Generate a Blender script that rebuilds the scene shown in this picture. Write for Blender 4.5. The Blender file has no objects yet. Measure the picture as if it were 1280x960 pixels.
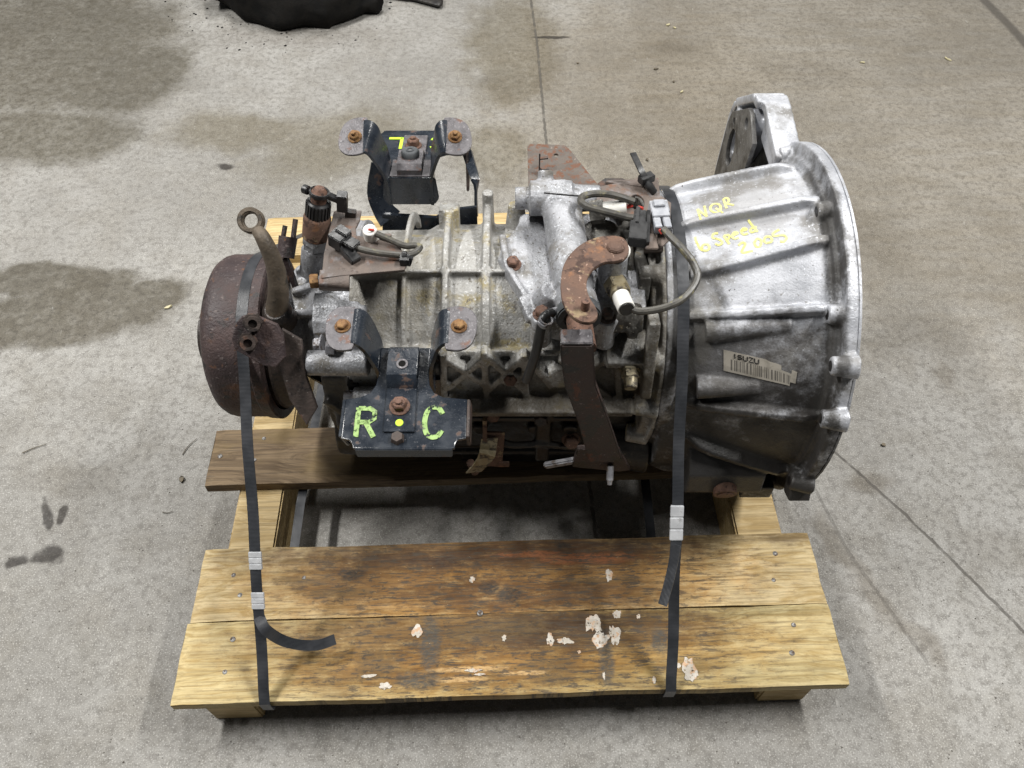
import bpy, bmesh, math, random
from mathutils import Vector, Matrix
from mathutils import noise as mnoise
random.seed(7)
S = bpy.context.scene
COL = S.collection
R = math.radians

# ------------------------------------------------------------------ camera
F_PX, PITCH = 1000.0, R(52.61)
CAM = Vector((0, -0.75, 1.26))
cam_d = bpy.data.cameras.new('camera'); cam = bpy.data.objects.new('camera', cam_d); COL.objects.link(cam)
cam.location = CAM; cam.rotation_euler = (R(90) - PITCH, 0, 0)
cam_d.sensor_fit = 'HORIZONTAL'; cam_d.sensor_width = 36; cam_d.lens = 36 * F_PX / 1280
cam_d.clip_start = 0.02; cam_d.clip_end = 100
S.camera = cam

# ------------------------------------------------------------------ light: dim hall + tube lamps on the ceiling
w = bpy.data.worlds.new('World'); S.world = w; w.use_nodes = True
bg = w.node_tree.nodes['Background']; bg.inputs[0].default_value = (0.93, 0.97, 1.0, 1); bg.inputs[1].default_value = 0.05
def lamp(name, loc, sx, sy, power, target=(0, 0, 0), col=(1, .985, .95)):
    d = bpy.data.lights.new(name, 'AREA'); d.shape = 'RECTANGLE'; d.size = sx; d.size_y = sy; d.energy = power; d.color = col
    o = bpy.data.objects.new(name, d); COL.objects.link(o); o.location = loc
    o.rotation_euler = (Vector(target) - Vector(loc)).to_track_quat('-Z', 'Y').to_euler()
    return o
for L_ in (lamp('tube_lamp', (-1.9, .25, 3.0), 0.16, 1.5, 150), lamp('tube_lamp', (1.7, .10, 3.0), 0.16, 1.5, 140), lamp('tube_lamp', (-.15, 2.4, 3.0), 0.16, 1.5, 80)):
    L_.rotation_euler = (0, 0, 0)       # fixtures hang level, tubes along the hall
S.cycles.max_bounces = 6; S.cycles.diffuse_bounces = 3; S.cycles.glossy_bounces = 3
S.view_settings.view_transform = 'Standard'; S.view_settings.look = 'None'
S.view_settings.exposure = 0.0; S.view_settings.gamma = 1.0; S.view_settings.use_curve_mapping = False

# ------------------------------------------------------------------ helpers: layout
cP, sP = math.cos(PITCH), math.sin(PITCH)
def at(px, py, x=None, y=None, z=None):
    """point of the place on the line of sight of a photo position, at a known x, y or z"""
    r = Vector(((px - 640) / F_PX, cP - (py - 480) / F_PX * sP, -sP - (py - 480) / F_PX * cP))
    t = (x - CAM.x) / r.x if x is not None else (y - CAM.y) / r.y if y is not None else (z - CAM.z) / r.z
    return CAM + r * t
Y0, Z0 = 0.055, 0.369          # gearbox axis
def pol(x, r, th):
    t = R(th); return Vector((x, Y0 - r * math.cos(t), Z0 + r * math.sin(t)))

# ------------------------------------------------------------------ helpers: shader nodes
class NT:
    def __init__(s, name):
        s.m = bpy.data.materials.new(name); s.m.use_nodes = True
        s.t = s.m.node_tree; s.b = s.t.nodes['Principled BSDF']
    def n(s, typ, ins=None, **kw):
        nd = s.t.nodes.new(typ)
        for k, v in kw.items(): setattr(nd, k, v)
        for k, v in (ins or {}).items(): s.put(nd.inputs[k], v)
        return nd
    def put(s, sock, v):
        if isinstance(v, bpy.types.NodeSocket): s.t.links.new(v, sock)
        elif isinstance(v, (tuple, list)) and sock.type == 'RGBA': sock.default_value = (*v[:3], 1)
        else: sock.default_value = v
    def pos(s):
        if not hasattr(s, '_p'): s._p = s.n('ShaderNodeNewGeometry').outputs['Position']
        return s._p
    def obj(s):
        if not hasattr(s, '_o'): s._o = s.n('ShaderNodeTexCoord').outputs['Object']
        return s._o
    def vm(s, op, a, b=None, sc=None):
        nd = s.n('ShaderNodeVectorMath', operation=op); s.put(nd.inputs[0], a)
        if b is not None: s.put(nd.inputs[1], b)
        if sc is not None: s.put(nd.inputs['Scale'], sc)
        return nd.outputs['Value'] if op in ('LENGTH', 'DOT_PRODUCT') else nd.outputs['Vector']
    def ma(s, op, a, b=None, clamp=False):
        nd = s.n('ShaderNodeMath', operation=op, use_clamp=clamp); s.put(nd.inputs[0], a)
        if b is not None: s.put(nd.inputs[1], b)
        return nd.outputs[0]
    def noise(s, vec, scale, detail=4, rough=.55, dist=0):
        return s.n('ShaderNodeTexNoise', {'Vector': vec, 'Scale': scale, 'Detail': detail, 'Roughness': rough, 'Distortion': dist}).outputs['Fac']
    def noisec(s, vec, scale, detail=2):
        return s.n('ShaderNodeTexNoise', {'Vector': vec, 'Scale': scale, 'Detail': detail}).outputs['Color']
    def rng(s, v, a, b, c=0., d=1., smooth=True):
        nd = s.n('ShaderNodeMapRange', {'Value': v, 'From Min': a, 'From Max': b, 'To Min': c, 'To Max': d})
        if smooth: nd.interpolation_type = 'SMOOTHSTEP'
        return nd.outputs['Result']
    def mix(s, f, a, b, mode='MIX'):
        nd = s.n('ShaderNodeMix', data_type='RGBA', blend_type=mode)
        s.put(nd.inputs['Factor'], f); s.put(nd.inputs[6], a); s.put(nd.inputs[7], b)
        return nd.outputs[2]
    def mx(s, a, b): return s.ma('MAXIMUM', a, b)
    def bump(s, h, strength, dist):
        nd = s.n('ShaderNodeBump', {'Height': h, 'Strength': strength, 'Distance': dist}); return nd.outputs['Normal']
    def ell(s, P, c, rx, ry, rot=0, soft=.3, wob=None, amp=.5):
        """irregular spot: 1 inside, 0 outside"""
        v = s.vm('SUBTRACT', P, (c[0], c[1], 0))
        if rot:
            v = s.n('ShaderNodeVectorRotate', {'Vector': v, 'Angle': -rot}, rotation_type='Z_AXIS').outputs[0]
        v = s.vm('MULTIPLY', v, (1 / rx, 1 / ry, 0)); d = s.vm('LENGTH', v)
        if wob is not None: d = s.ma('ADD', d, s.ma('MULTIPLY', s.ma('SUBTRACT', wob, .5), amp * 2))
        return s.rng(d, 1 + soft, 1 - soft, 0, 1)
    def seg(s, P, a, b, wd, soft=.6):
        a = Vector((a[0], a[1], 0)); b = Vector((b[0], b[1], 0)); ab = b - a
        v = s.vm('SUBTRACT', P, tuple(a)); v = s.vm('MULTIPLY', v, (1, 1, 0))
        t = s.ma('MULTIPLY', s.vm('DOT_PRODUCT', v, tuple(ab)), 1 / ab.length_squared, True)
        pr = s.vm('SCALE', tuple(ab), sc=t)
        d = s.vm('LENGTH', s.vm('SUBTRACT', v, pr))
        return s.rng(d, wd, wd * (1 - soft), 0, 1)
    def out(s, col, rough=.6, metal=0., normal=None, **kw):
        s.put(s.b.inputs['Base Color'], col); s.put(s.b.inputs['Roughness'], rough); s.put(s.b.inputs['Metallic'], metal)
        if normal is not None: s.put(s.b.inputs['Normal'], normal)
        for k, v in kw.items(): s.put(s.b.inputs[k.replace('_', ' ')], v)
        return s.m

def surf(name, c1, c2, scale=25, layers=(), rough=(.5, .65), metal=0., bump=.3, bdist=.001, bscale=220, coat=0., blobs=(), skip=None):
    """worn surface: two base tones, then blotch layers (colour, scale, from, to, rough, metal)"""
    n = NT(name); P = n.pos()
    f = n.noise(P, scale, 4, .6)
    col = n.mix(n.rng(f, .35, .65), c1, c2)
    fine = n.noise(P, bscale, 3, .6)
    col = n.mix(n.rng(fine, .3, .75, 0, .35), col, c1)
    rg = n.rng(f, .3, .7, *rough); mt = metal
    for k, (c, sc, a, b, r2, m2) in enumerate(layers):
        m = n.rng(n.noise(n.vm('ADD', P, (k * 3.7 + 1, k * 1.3, k)), sc, 4, .65), a, b)
        col = n.mix(m, col, c)
        rg = n.n('ShaderNodeMix', {0: m, 2: rg, 3: r2}).outputs[0]
        mt = n.n('ShaderNodeMix', {0: m, 2: mt, 3: m2}).outputs[0]
    if blobs:      # ragged patches: oil and dirt, on the bell with painted shade mixed in
        wob = n.noise(P, 26, 6, .72)
        for c, rr, cc, k in blobs:
            d = n.vm('LENGTH', n.vm('DIVIDE', n.vm('SUBTRACT', P, c), rr))
            m = n.ma('MULTIPLY', n.rng(n.ma('ADD', d, n.ma('MULTIPLY', n.ma('SUBTRACT', wob, .5), 2.6)), 1.35, .55), k)
            col = n.mix(m, col, cc); mt = n.n('ShaderNodeMix', {0: m, 2: mt, 3: .05}).outputs[0]
    h = n.ma('ADD', n.ma('MULTIPLY', fine, .5), n.ma('MULTIPLY', n.noise(P, bscale * .25, 3), .8))
    kw = {'Coat_Weight': coat, 'Coat_Roughness': .15} if coat else {}
    if skip: kw['Alpha'] = n.rng(n.noise(P, skip[0], 4, .7), skip[1], skip[2])      # paint missing over the rough metal
    return n.out(col, rg, mt, n.bump(h, bump, bdist), **kw)

M = {}
M['alu'] = surf('cast_aluminium', (.27, .275, .29), (.40, .405, .43), 30, [((.15, .14, .125), 18, .50, .68, .75, .1), ((.52, .54, .58), 240, .56, .68, .45, .4), ((.13, .12, .11), 220, .58, .68, .7, .1), ((.045, .04, .035), 40, .62, .78, .7, .05)], (.42, .6), .38, .7, .002, 330)
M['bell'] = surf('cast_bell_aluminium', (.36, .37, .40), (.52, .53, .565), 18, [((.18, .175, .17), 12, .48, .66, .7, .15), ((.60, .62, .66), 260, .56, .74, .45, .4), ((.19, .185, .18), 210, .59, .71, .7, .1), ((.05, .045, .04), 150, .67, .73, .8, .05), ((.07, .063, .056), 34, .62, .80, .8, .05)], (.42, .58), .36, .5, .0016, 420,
    blobs=[((.29, -.12, .42), (.13, .08, .11), (.040, .035, .031), .85), ((.28, -.17, .27), (.20, .12, .17), (.018, .016, .014), .96), ((.37, -.18, .34), (.07, .10, .13), (.026, .023, .021), .92), ((.391, .0, .60), (.009, .12, .09), (.045, .042, .039), .9), ((.391, -.12, .50), (.009, .10, .12), (.04, .037, .034), .9), ((.391, -.18, .38), (.010, .08, .12), (.03, .028, .026), .9), ((.34, .17, .55), (.05, .03, .06), (.07, .062, .055), .7), ((.22, -.06, .50), (.03, .10, .07), (.09, .085, .075), .7), ((.30, .06, .575), (.12, .05, .02), (.20, .19, .18), .5)])  # lower front and flange bands: real grime plus shade painted into the colour
M['case'] = surf('weathered_case_aluminium', (.25, .245, .232), (.37, .365, .352), 30, [((.30, .255, .145), 22, .52, .68, .75, .1), ((.50, .50, .50), 230, .55, .67, .5, .3), ((.13, .115, .095), 210, .57, .68, .8, .1), ((.06, .05, .04), 40, .61, .76, .8, .05)], (.46, .66), .3, .75, .002, 330,
    blobs=[((.10, -.11, .40), (.16, .03, .07), (.07, .058, .042), .8), ((-.05, -.11, .36), (.10, .03, .04), (.09, .075, .055), .7), ((.17, -.03, .47), (.05, .12, .10), (.08, .068, .05), .8), ((-.16, .0, .49), (.07, .10, .06), (.20, .18, .14), .5)])
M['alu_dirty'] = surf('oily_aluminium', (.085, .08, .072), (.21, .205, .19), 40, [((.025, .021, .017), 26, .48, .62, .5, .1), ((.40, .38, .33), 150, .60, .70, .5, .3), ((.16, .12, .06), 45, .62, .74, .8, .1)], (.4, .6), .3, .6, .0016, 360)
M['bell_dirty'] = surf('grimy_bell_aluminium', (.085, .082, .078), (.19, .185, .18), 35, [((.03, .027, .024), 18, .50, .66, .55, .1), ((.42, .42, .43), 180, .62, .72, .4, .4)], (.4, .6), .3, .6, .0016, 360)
M['grease'] = surf('black_grease', (.007, .006, .006), (.020, .017, .014), 40, [((.06, .048, .034), 55, .61, .70, .6, 0)], (.35, .6), 0, .6, .002, 160)
M['drum'] = surf('rusted_drum_iron', (.036, .025, .026), (.064, .041, .038), 22, [((.115, .055, .027), 13, .57, .72, .85, 0), ((.015, .012, .012), 30, .54, .64, .6, 0), ((.13, .105, .10), 150, .61, .68, .7, .1), ((.10, .05, .03), 90, .62, .69, .85, 0)], (.55, .75), .1, .8, .002, 300)
M['lever_brown'] = surf('brown_forged_lever', (.070, .055, .040), (.115, .090, .065), 40, [((.20, .10, .045), 30, .60, .72, .85, 0), ((.03, .025, .02), 60, .56, .68, .7, 0)], (.5, .7), .1, .7, .0016, 320)
M['rust'] = surf('brown_rust', (.092, .052, .037), (.135, .078, .054), 40, [((.23, .17, .10), 34, .57, .66, .85, 0), ((.05, .028, .021), 60, .55, .64, .85, 0), ((.21, .10, .05), 26, .60, .70, .85, 0), ((.30, .20, .15), 170, .62, .68, .85, 0)], (.7, .9), 0, .7, .0014, 380)
M['rust_plate'] = surf('flaking_rust_plate', (.080, .066, .057), (.130, .110, .095), 30, [((.125, .058, .034), 100, .50, .62, .9, 0), ((.12, .06, .042), 110, .57, .66, .9, 0), ((.22, .19, .165), 150, .64, .72, .8, 0)], (.7, .85), 0, .7, .0014, 320)
M['rust_bracket'] = surf('rusty_sheet', (.100, .080, .070), (.145, .112, .094), 30, [((.15, .078, .05), 36, .54, .70, .9, 0), ((.17, .155, .155), 60, .55, .70, .7, .1), ((.06, .045, .04), 180, .60, .70, .8, 0)], (.6, .8), 0, .7, .0014, 380)
M['orange_bolt'] = surf('orange_rusted_bolt', (.16, .075, .025), (.27, .155, .06), 150, [((.08, .04, .02), 200, .52, .64, .9, 0)], (.55, .8), .15, .7, .001, 420)
M['brown_bolt'] = surf('brown_bolt', (.11, .058, .04), (.18, .10, .07), 150, [((.05, .03, .025), 200, .52, .64, .9, 0)], (.6, .8), .15, .7, .001, 420)
M['yellow_steel'] = surf('yellow_passivated_steel', (.24, .20, .12), (.34, .30, .21), 80, [((.06, .05, .04), 70, .50, .62, .7, .1)], (.4, .6), .4, .4, .0008, 420)
M['steel'] = surf('worn_steel', (.22, .22, .24), (.36, .36, .38), 80, [((.10, .075, .06), 80, .52, .66, .8, .1)], (.35, .55), .6, .5, .0008, 320)
M['dark_steel'] = surf('greasy_dark_steel', (.034, .027, .024), (.065, .047, .040), 50, [((.12, .058, .036), 34, .56, .70, .85, 0), ((.012, .010, .010), 34, .53, .64, .5, 0), ((.19, .17, .16), 200, .63, .72, .5, .3)], (.42, .68), .15, .7, .0016, 300)
M['lever'] = surf('painted_rusty_lever', (.030, .021, .019), (.055, .035, .031), 40, [((.007, .006, .006), 17, .50, .54, .4, 0), ((.115, .052, .034), 44, .58, .68, .85, 0), ((.17, .14, .13), 170, .63, .69, .7, 0)], (.45, .68), .1, .7, .0014, 320)
M['black_paint'] = surf('black_gloss_paint', (.013, .017, .024), (.021, .027, .037), 40, [((.085, .052, .04), 40, .60, .68, .85, 0), ((.14, .14, .15), 330, .64, .72, .5, 0)], (.2, .36), 0, .4, .0014, 160, coat=.35)
M['ear_metal'] = surf('bare_purple_steel', (.092, .086, .092), (.150, .142, .150), 70, [((.15, .085, .065), 60, .56, .70, .8, .1), ((.06, .055, .06), 110, .58, .68, .5, .2), ((.30, .285, .30), 300, .60, .70, .5, .2)], (.4, .6), .3, .7, .0012, 380)
M['black_plastic'] = surf('black_plastic', (.012, .012, .013), (.022, .022, .023), 80, [((.085, .08, .075), 90, .63, .75, .7, 0)], (.3, .48), 0, .2, .0006, 420)
M['grey_plastic'] = surf('grey_plastic', (.27, .28, .31), (.36, .37, .40), 80, [((.13, .12, .11), 90, .58, .72, .7, 0)], (.4, .55), 0, .15, .0006, 420)
M['white_plastic'] = surf('white_plastic', (.62, .61, .57), (.74, .73, .70), 60, [((.36, .32, .25), 90, .60, .74, .7, 0)], (.4, .55), 0, .15, .0006, 420)
M['wire'] = surf('grey_olive_cable_sheath', (.052, .049, .044), (.085, .079, .066), 120, [((.20, .18, .10), 60, .58, .70, .7, 0)], (.4, .6), 0, .3, .0006, 420)
M['red'] = surf('red_wire', (.42, .03, .02), (.5, .05, .03), 80)
M['rubber'] = surf('grey_rubber', (.045, .05, .055), (.075, .08, .085), 80, [((.16, .15, .145), 120, .60, .72, .8, 0)], (.6, .8), 0, .3, .0006, 420)
M['seal'] = surf('galvanised_seal', (.54, .55, .57), (.68, .69, .71), 60, [((.30, .30, .30), 80, .58, .70, .6, .3)], (.35, .5), .3, .2, .0006, 320)
M['green'] = surf('green_paint', (.20, .32, .09), (.30, .44, .15), 60, [((.10, .13, .07), 70, .54, .66, .6, 0)], (.5, .65), 0, .5, .0012, 200, skip=(120, .40, .47))
M['bright_green'] = surf('bright_green_paint', (.42, .66, .02), (.52, .74, .05), 60, [((.12, .14, .03), 90, .60, .70, .6, 0)])
M['yellow'] = surf('yellow_marker', (.60, .56, .17), (.68, .65, .27), 90, [], (.5, .65), 0, .3, .0008, 300, skip=(260, .34, .43))
M['nail'] = surf('nail_steel', (.14, .13, .12), (.32, .32, .32), 300, [((.07, .045, .03), 200, .48, .62, .8, 0)], (.4, .6), .4, .3, .0006, 420)
M['flake'] = surf('white_paint_flake', (.44, .40, .34), (.60, .56, .50), 60, [((.50, .33, .21), 90, .50, .60, .8, 0), ((.24, .19, .13), 160, .57, .66, .8, 0)], (.7, .85), 0, .6, .0012, 220, skip=(170, .36, .41))
M['soot'] = surf('black_oily_dirt', (.004, .004, .004), (.010, .009, .008), 30, [], (.75, .95), 0, .6, .003, 120)
M['soot'].node_tree.nodes['Principled BSDF'].inputs['Specular IOR Level'].default_value = .12
M['chip'] = surf('pale_wood_chip', (.38, .34, .20), (.48, .44, .29), 90)
M['twig'] = surf('dark_twig', (.08, .068, .05), (.13, .105, .07), 90)
M['grit'] = surf('grit', (.10, .09, .08), (.34, .32, .29), 40)

def strap_mat():
    n = NT('woven_black_strap'); P = n.obj()
    wv = n.n('ShaderNodeTexWave', {'Vector': P, 'Scale': 80., 'Distortion': 3.0}, wave_type='BANDS', bands_direction='Z').outputs['Fac']
    f = n.noise(n.pos(), 30, 4)
    col = n.mix(n.rng(f, .35, .7), (.026, .028, .032), (.046, .048, .054))
    return n.out(col, n.rng(f, .3, .7, .27, .42), 0., n.bump(n.ma('ADD', wv, n.noise(n.pos(), 500, 2)), .14, .0006))
M['strap'] = strap_mat()

def wood_mat(name, pale, dark, stain=0.35, extra=None):
    n = NT(name); O = n.obj(); rnd = n.n('ShaderNodeObjectInfo').outputs['Random']
    off = n.vm('SCALE', (7.1, 3.3, 5.7), sc=rnd); P = n.vm('ADD', O, off)
    w1 = n.noise(n.vm('MULTIPLY', P, (1.6, 7, 7)), 1.6, 3)
    Pw = n.vm('ADD', n.vm('MULTIPLY', P, (1, 26, 26)), n.vm('SCALE', (0, 1, 0.6), sc=n.ma('MULTIPLY', w1, 5)))
    g = n.noise(Pw, 3.6, 6, .7)
    fib = n.noise(n.vm('MULTIPLY', P, (9, 330, 330)), 1., 4, .7)
    col = n.mix(n.rng(g, .38, .66), pale, dark)
    col = n.mix(n.rng(fib, .42, .72, 0, .75), col, tuple(c * .5 for c in dark))
    mot = n.noise(n.vm('MULTIPLY', P, (5, 12, 12)), 1.3, 5, .65)
    col = n.mix(n.rng(mot, .46, .70, 0, stain), col, (.17, .115, .045))
    if extra: col = extra(n, O, col, g)
    h = n.ma('ADD', n.ma('MULTIPLY', fib, .7), n.ma('MULTIPLY', g, .6))
    return n.out(col, n.rng(g, .3, .7, .62, .8), 0., n.bump(h, .5, .0016))
M['pine'] = wood_mat('pale_pine', (.55, .42, .22), (.40, .28, .12), .35)
M['dark_pine'] = wood_mat('oil_soaked_dark_pine', (.20, .135, .07), (.105, .068, .036), .75)

# ------------------------------------------------------------------ helpers: mesh
WL = {}
def wl(o): return WL.get(o.name, Vector((0, 0, 0))) if o else Vector((0, 0, 0))
def link(name, me, mat, parent=None, recenter=True):
    if mat is not None and not me.materials: me.materials.append(M[mat] if isinstance(mat, str) else mat)
    c = Vector((0, 0, 0))
    if recenter and len(me.vertices):
        lo = Vector([min(v.co[i] for v in me.vertices) for i in range(3)]); hi = Vector([max(v.co[i] for v in me.vertices) for i in range(3)])
        c = (lo + hi) / 2; me.transform(Matrix.Translation(-c))
    o = bpy.data.objects.new(name, me); COL.objects.link(o)
    o.location = c - wl(parent)
    if parent: o.parent = parent
    WL[o.name] = c
    return o
def tag(o, label, cat, group=None):
    o['label'] = label; o['category'] = cat
    if group: o['group'] = group
    return o
def thing(name, label, cat, loc, group=None):
    o = bpy.data.objects.new(name, None); COL.objects.link(o); o.location = loc; o.empty_display_size = .05
    WL[o.name] = Vector(loc); return tag(o, label, cat, group)
def mesh(pieces, smooth=True, angle=35, bevel=0, seg=2):
    """join (verts, faces) pieces into one mesh"""
    V, Fc = [], []
    for v, f in pieces:
        k = len(V); V += [tuple(p) for p in v]; Fc += [tuple(i + k for i in q) for q in f]
    me = bpy.data.meshes.new('m'); me.from_pydata(V, [], Fc)
    bm = bmesh.new(); bm.from_mesh(me)
    bmesh.ops.recalc_face_normals(bm, faces=bm.faces)
    if bevel:
        ed = [e for e in bm.edges if len(e.link_faces) == 2 and e.calc_face_angle(0) > R(40)]
        bmesh.ops.bevel(bm, geom=ed, offset=bevel, segments=seg, affect='EDGES', clamp_overlap=True)
    bm.to_mesh(me); bm.free()
    if smooth:
        for p in me.polygons: p.use_smooth = True
        me.set_sharp_from_angle(angle=R(angle))
    return me
def part(name, mat, parent, pieces, bevel=0, smooth=True, angle=35):
    if isinstance(pieces, tuple): pieces = [pieces]
    return link(name, mesh(pieces, smooth, angle, bevel), mat, parent)
def box(c, s, rot=None):
    hx, hy, hz = s[0] / 2, s[1] / 2, s[2] / 2
    v = [Vector((x, y, z)) for x in (-hx, hx) for y in (-hy, hy) for z in (-hz, hz)]
    m = rot if isinstance(rot, Matrix) else (Matrix.Identity(3) if rot is None else (Matrix.Rotation(R(rot[2]), 3, 'Z') @ Matrix.Rotation(R(rot[1]), 3, 'Y') @ Matrix.Rotation(R(rot[0]), 3, 'X')))
    c = Vector(c); v = [m @ p + c for p in v]
    return v, [(0, 1, 3, 2), (4, 6, 7, 5), (0, 4, 5, 1), (2, 3, 7, 6), (0, 2, 6, 4), (1, 5, 7, 3)]
def bar(p0, p1, wd, th, up=(0, 0, 1)):
    """box beam between two points"""
    p0, p1 = Vector(p0), Vector(p1); d = p1 - p0; x = d.normalized(); u = Vector(up); y = u.cross(x).normalized(); z = x.cross(y)
    m = Matrix((x, y, z)).transposed()
    return box((p0 + p1) / 2, (d.length, wd, th), m)
def frame(d):
    d = d.normalized(); a = Vector((0, 0, 1)) if abs(d.z) < .9 else Vector((1, 0, 0))
    u = d.cross(a).normalized(); return u, d.cross(u).normalized()
def lathe(p0, p1, prof, n=24, phase=0):
    """solid of revolution on the line p0-p1; prof = [(t, r)...] with t along the line 0..1"""
    p0, p1 = Vector(p0), Vector(p1); d = p1 - p0; u, w2 = frame(d)
    V, Fc = [], []
    for t, r in prof:
        for k in range(n):
            a = 2 * math.pi * k / n + phase; V.append(p0 + d * t + (u * math.cos(a) + w2 * math.sin(a)) * r)
    for j in range(len(prof) - 1):
        for k in range(n):
            a, b = j * n + k, j * n + (k + 1) % n; Fc.append((a, b, b + n, a + n))
    Fc.append(tuple(range(n - 1, -1, -1))); Fc.append(tuple(range((len(prof) - 1) * n, len(prof) * n)))
    return V, Fc
def cyl(p0, p1, r, r2=None, n=20): return lathe(p0, p1, [(0, r), (1, r if r2 is None else r2)], n)
def ringtube(p0, p1, ro, ri, n=28):
    """pipe with a bore"""
    p0, p1 = Vector(p0), Vector(p1); d = p1 - p0; u, w2 = frame(d); V, Fc = [], []
    pr = [(0, ri), (0, ro), (1, ro), (1, ri)]
    for t, r in pr:
        for k in range(n):
            a = 2 * math.pi * k / n; V.append(p0 + d * t + (u * math.cos(a) + w2 * math.sin(a)) * r)
    for j in range(4):
        for k in range(n):
            j2 = (j + 1) % 4; Fc.append((j * n + k, j * n + (k + 1) % n, j2 * n + (k + 1) % n, j2 * n + k))
    return V, Fc
def loft(rings, cap=True):
    n = len(rings[0]); V = [p for r in rings for p in r]; Fc = []
    for j in range(len(rings) - 1):
        for k in range(n):
            a, b = j * n + k, j * n + (k + 1) % n; Fc.append((a, b, b + n, a + n))
    if cap: Fc.append(tuple(range(n - 1, -1, -1))); Fc.append(tuple(range((len(rings) - 1) * n, len(rings) * n)))
    return V, Fc
def smooth_path(pts, k=8):
    pts = [Vector(p) for p in pts]; P = [2 * pts[0] - pts[1]] + pts + [2 * pts[-1] - pts[-2]]; out = []
    for i in range(1, len(P) - 2):
        for j in range(k):
            t = j / k; a, b, c, d = P[i - 1:i + 3]
            out.append(.5 * ((2 * b) + (c - a) * t + (2 * a - 5 * b + 4 * c - d) * t * t + (3 * b - a - 3 * c + d) * t ** 3))
    out.append(pts[-1]); return out
def sweep(pts, r, n=10, k=8):
    P = smooth_path(pts, k) if k else [Vector(p) for p in pts]; rings = []; u = None
    for i, p in enumerate(P):
        d = (P[min(i + 1, len(P) - 1)] - P[max(i - 1, 0)]).normalized()
        if u is None: u, _ = frame(d)
        u = (u - d * u.dot(d)).normalized(); w2 = d.cross(u)
        rr = r(i / (len(P) - 1)) if callable(r) else r
        rings.append([p + (u * math.cos(2 * math.pi * q / n) + w2 * math.sin(2 * math.pi * q / n)) * rr for q in range(n)])
    return loft(rings)
def ribbon(pts, wdir, wd, th, k=0):
    """flat strip: path, width direction(s), width, thickness"""
    P = smooth_path(pts, k) if k else [Vector(p) for p in pts]; rings = []
    for i, p in enumerate(P):
        d = (P[min(i + 1, len(P) - 1)] - P[max(i - 1, 0)]).normalized()
        u = Vector(wdir(i / (len(P) - 1)) if callable(wdir) else wdir); u = (u - d * u.dot(d)).normalized(); nn = d.cross(u)
        ww = wd(i / (len(P) - 1)) if callable(wd) else wd
        rings.append([p - u * ww / 2 - nn * th / 2, p + u * ww / 2 - nn * th / 2, p + u * ww / 2 + nn * th / 2, p - u * ww / 2 + nn * th / 2])
    return loft(rings)
def prism(pts, off):
    off = Vector(off); a = [Vector(p) for p in pts]; return loft([a, [p + off for p in a]])
def plate(outline, holes, th, origin, ux, uy, bevel=.0008, smooth_out=0):
    """sheet with rounded edge and holes; outline, holes in 2D (u, v); returns a mesh"""
    cu = bpy.data.curves.new('c', 'CURVE'); cu.dimensions = '2D'; cu.fill_mode = 'BOTH'; cu.extrude = max(th / 2 - bevel, .0001); cu.bevel_depth = bevel; cu.bevel_resolution = 1
    if smooth_out:
        q = [Vector((*p, 0)) for p in outline]; q2 = smooth_path(q + [q[0]], smooth_out)[:-1]; outline = [(p.x, p.y) for p in q2]
    for loop in [outline] + [([(h[0] + h[2] * math.cos(a * math.pi / 8), h[1] + (h[3] if len(h) > 3 else h[2]) * math.sin(a * math.pi / 8)) for a in range(16)]) for h in holes]:
        sp = cu.splines.new('POLY'); sp.points.add(len(loop) - 1); sp.use_cyclic_u = True
        for p, q in zip(sp.points, loop): p.co = (q[0], q[1], 0, 1)
    o = bpy.data.objects.new('c', cu); COL.objects.link(o)
    me = bpy.data.meshes.new_from_object(o.evaluated_get(bpy.context.evaluated_depsgraph_get()))
    bpy.data.objects.remove(o); bpy.data.curves.remove(cu)
    ux, uy = Vector(ux).normalized(), Vector(uy).normalized(); uz = ux.cross(uy)
    m = Matrix((ux, uy, uz)).transposed().to_4x4(); m.translation = Vector(origin); me.transform(m)
    me.materials.clear()
    for p in me.polygons: p.use_smooth = True
    me.set_sharp_from_angle(angle=R(35)); return me
def rrect(x0, x1, y0, y1, r, n=4):
    o = []
    for cx, cy, a0 in ((x1 - r, y1 - r, 0), (x0 + r, y1 - r, 90), (x0 + r, y0 + r, 180), (x1 - r, y0 + r, 270)):
        for k in range(n + 1): a = R(a0 + 90 * k / n); o.append((cx + r * math.cos(a), cy + r * math.sin(a)))
    return o
def cast(name, mat, parent, pieces, voxel=.003, it=4, fac=.5):
    """pieces melted together with fillets, as a sand casting"""
    V, Fc = [], []
    bmj = bmesh.new()
    for p in pieces:
        me = mesh([p], smooth=False); bmj.from_mesh(me); bpy.data.meshes.remove(me)
    me = bpy.data.meshes.new('cast'); bmj.to_mesh(me); bmj.free()
    o = bpy.data.objects.new('tmp', me); COL.objects.link(o)
    md = o.modifiers.new('r', 'REMESH'); md.mode = 'VOXEL'; md.voxel_size = voxel; md.adaptivity = 0
    if it: ms = o.modifiers.new('s', 'SMOOTH'); ms.factor = fac; ms.iterations = it
    me2 = bpy.data.meshes.new_from_object(o.evaluated_get(bpy.context.evaluated_depsgraph_get()))
    bpy.data.objects.remove(o); bpy.data.meshes.remove(me)
    for p in me2.polygons: p.use_smooth = True
    return link(name, me2, mat, parent)
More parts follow.
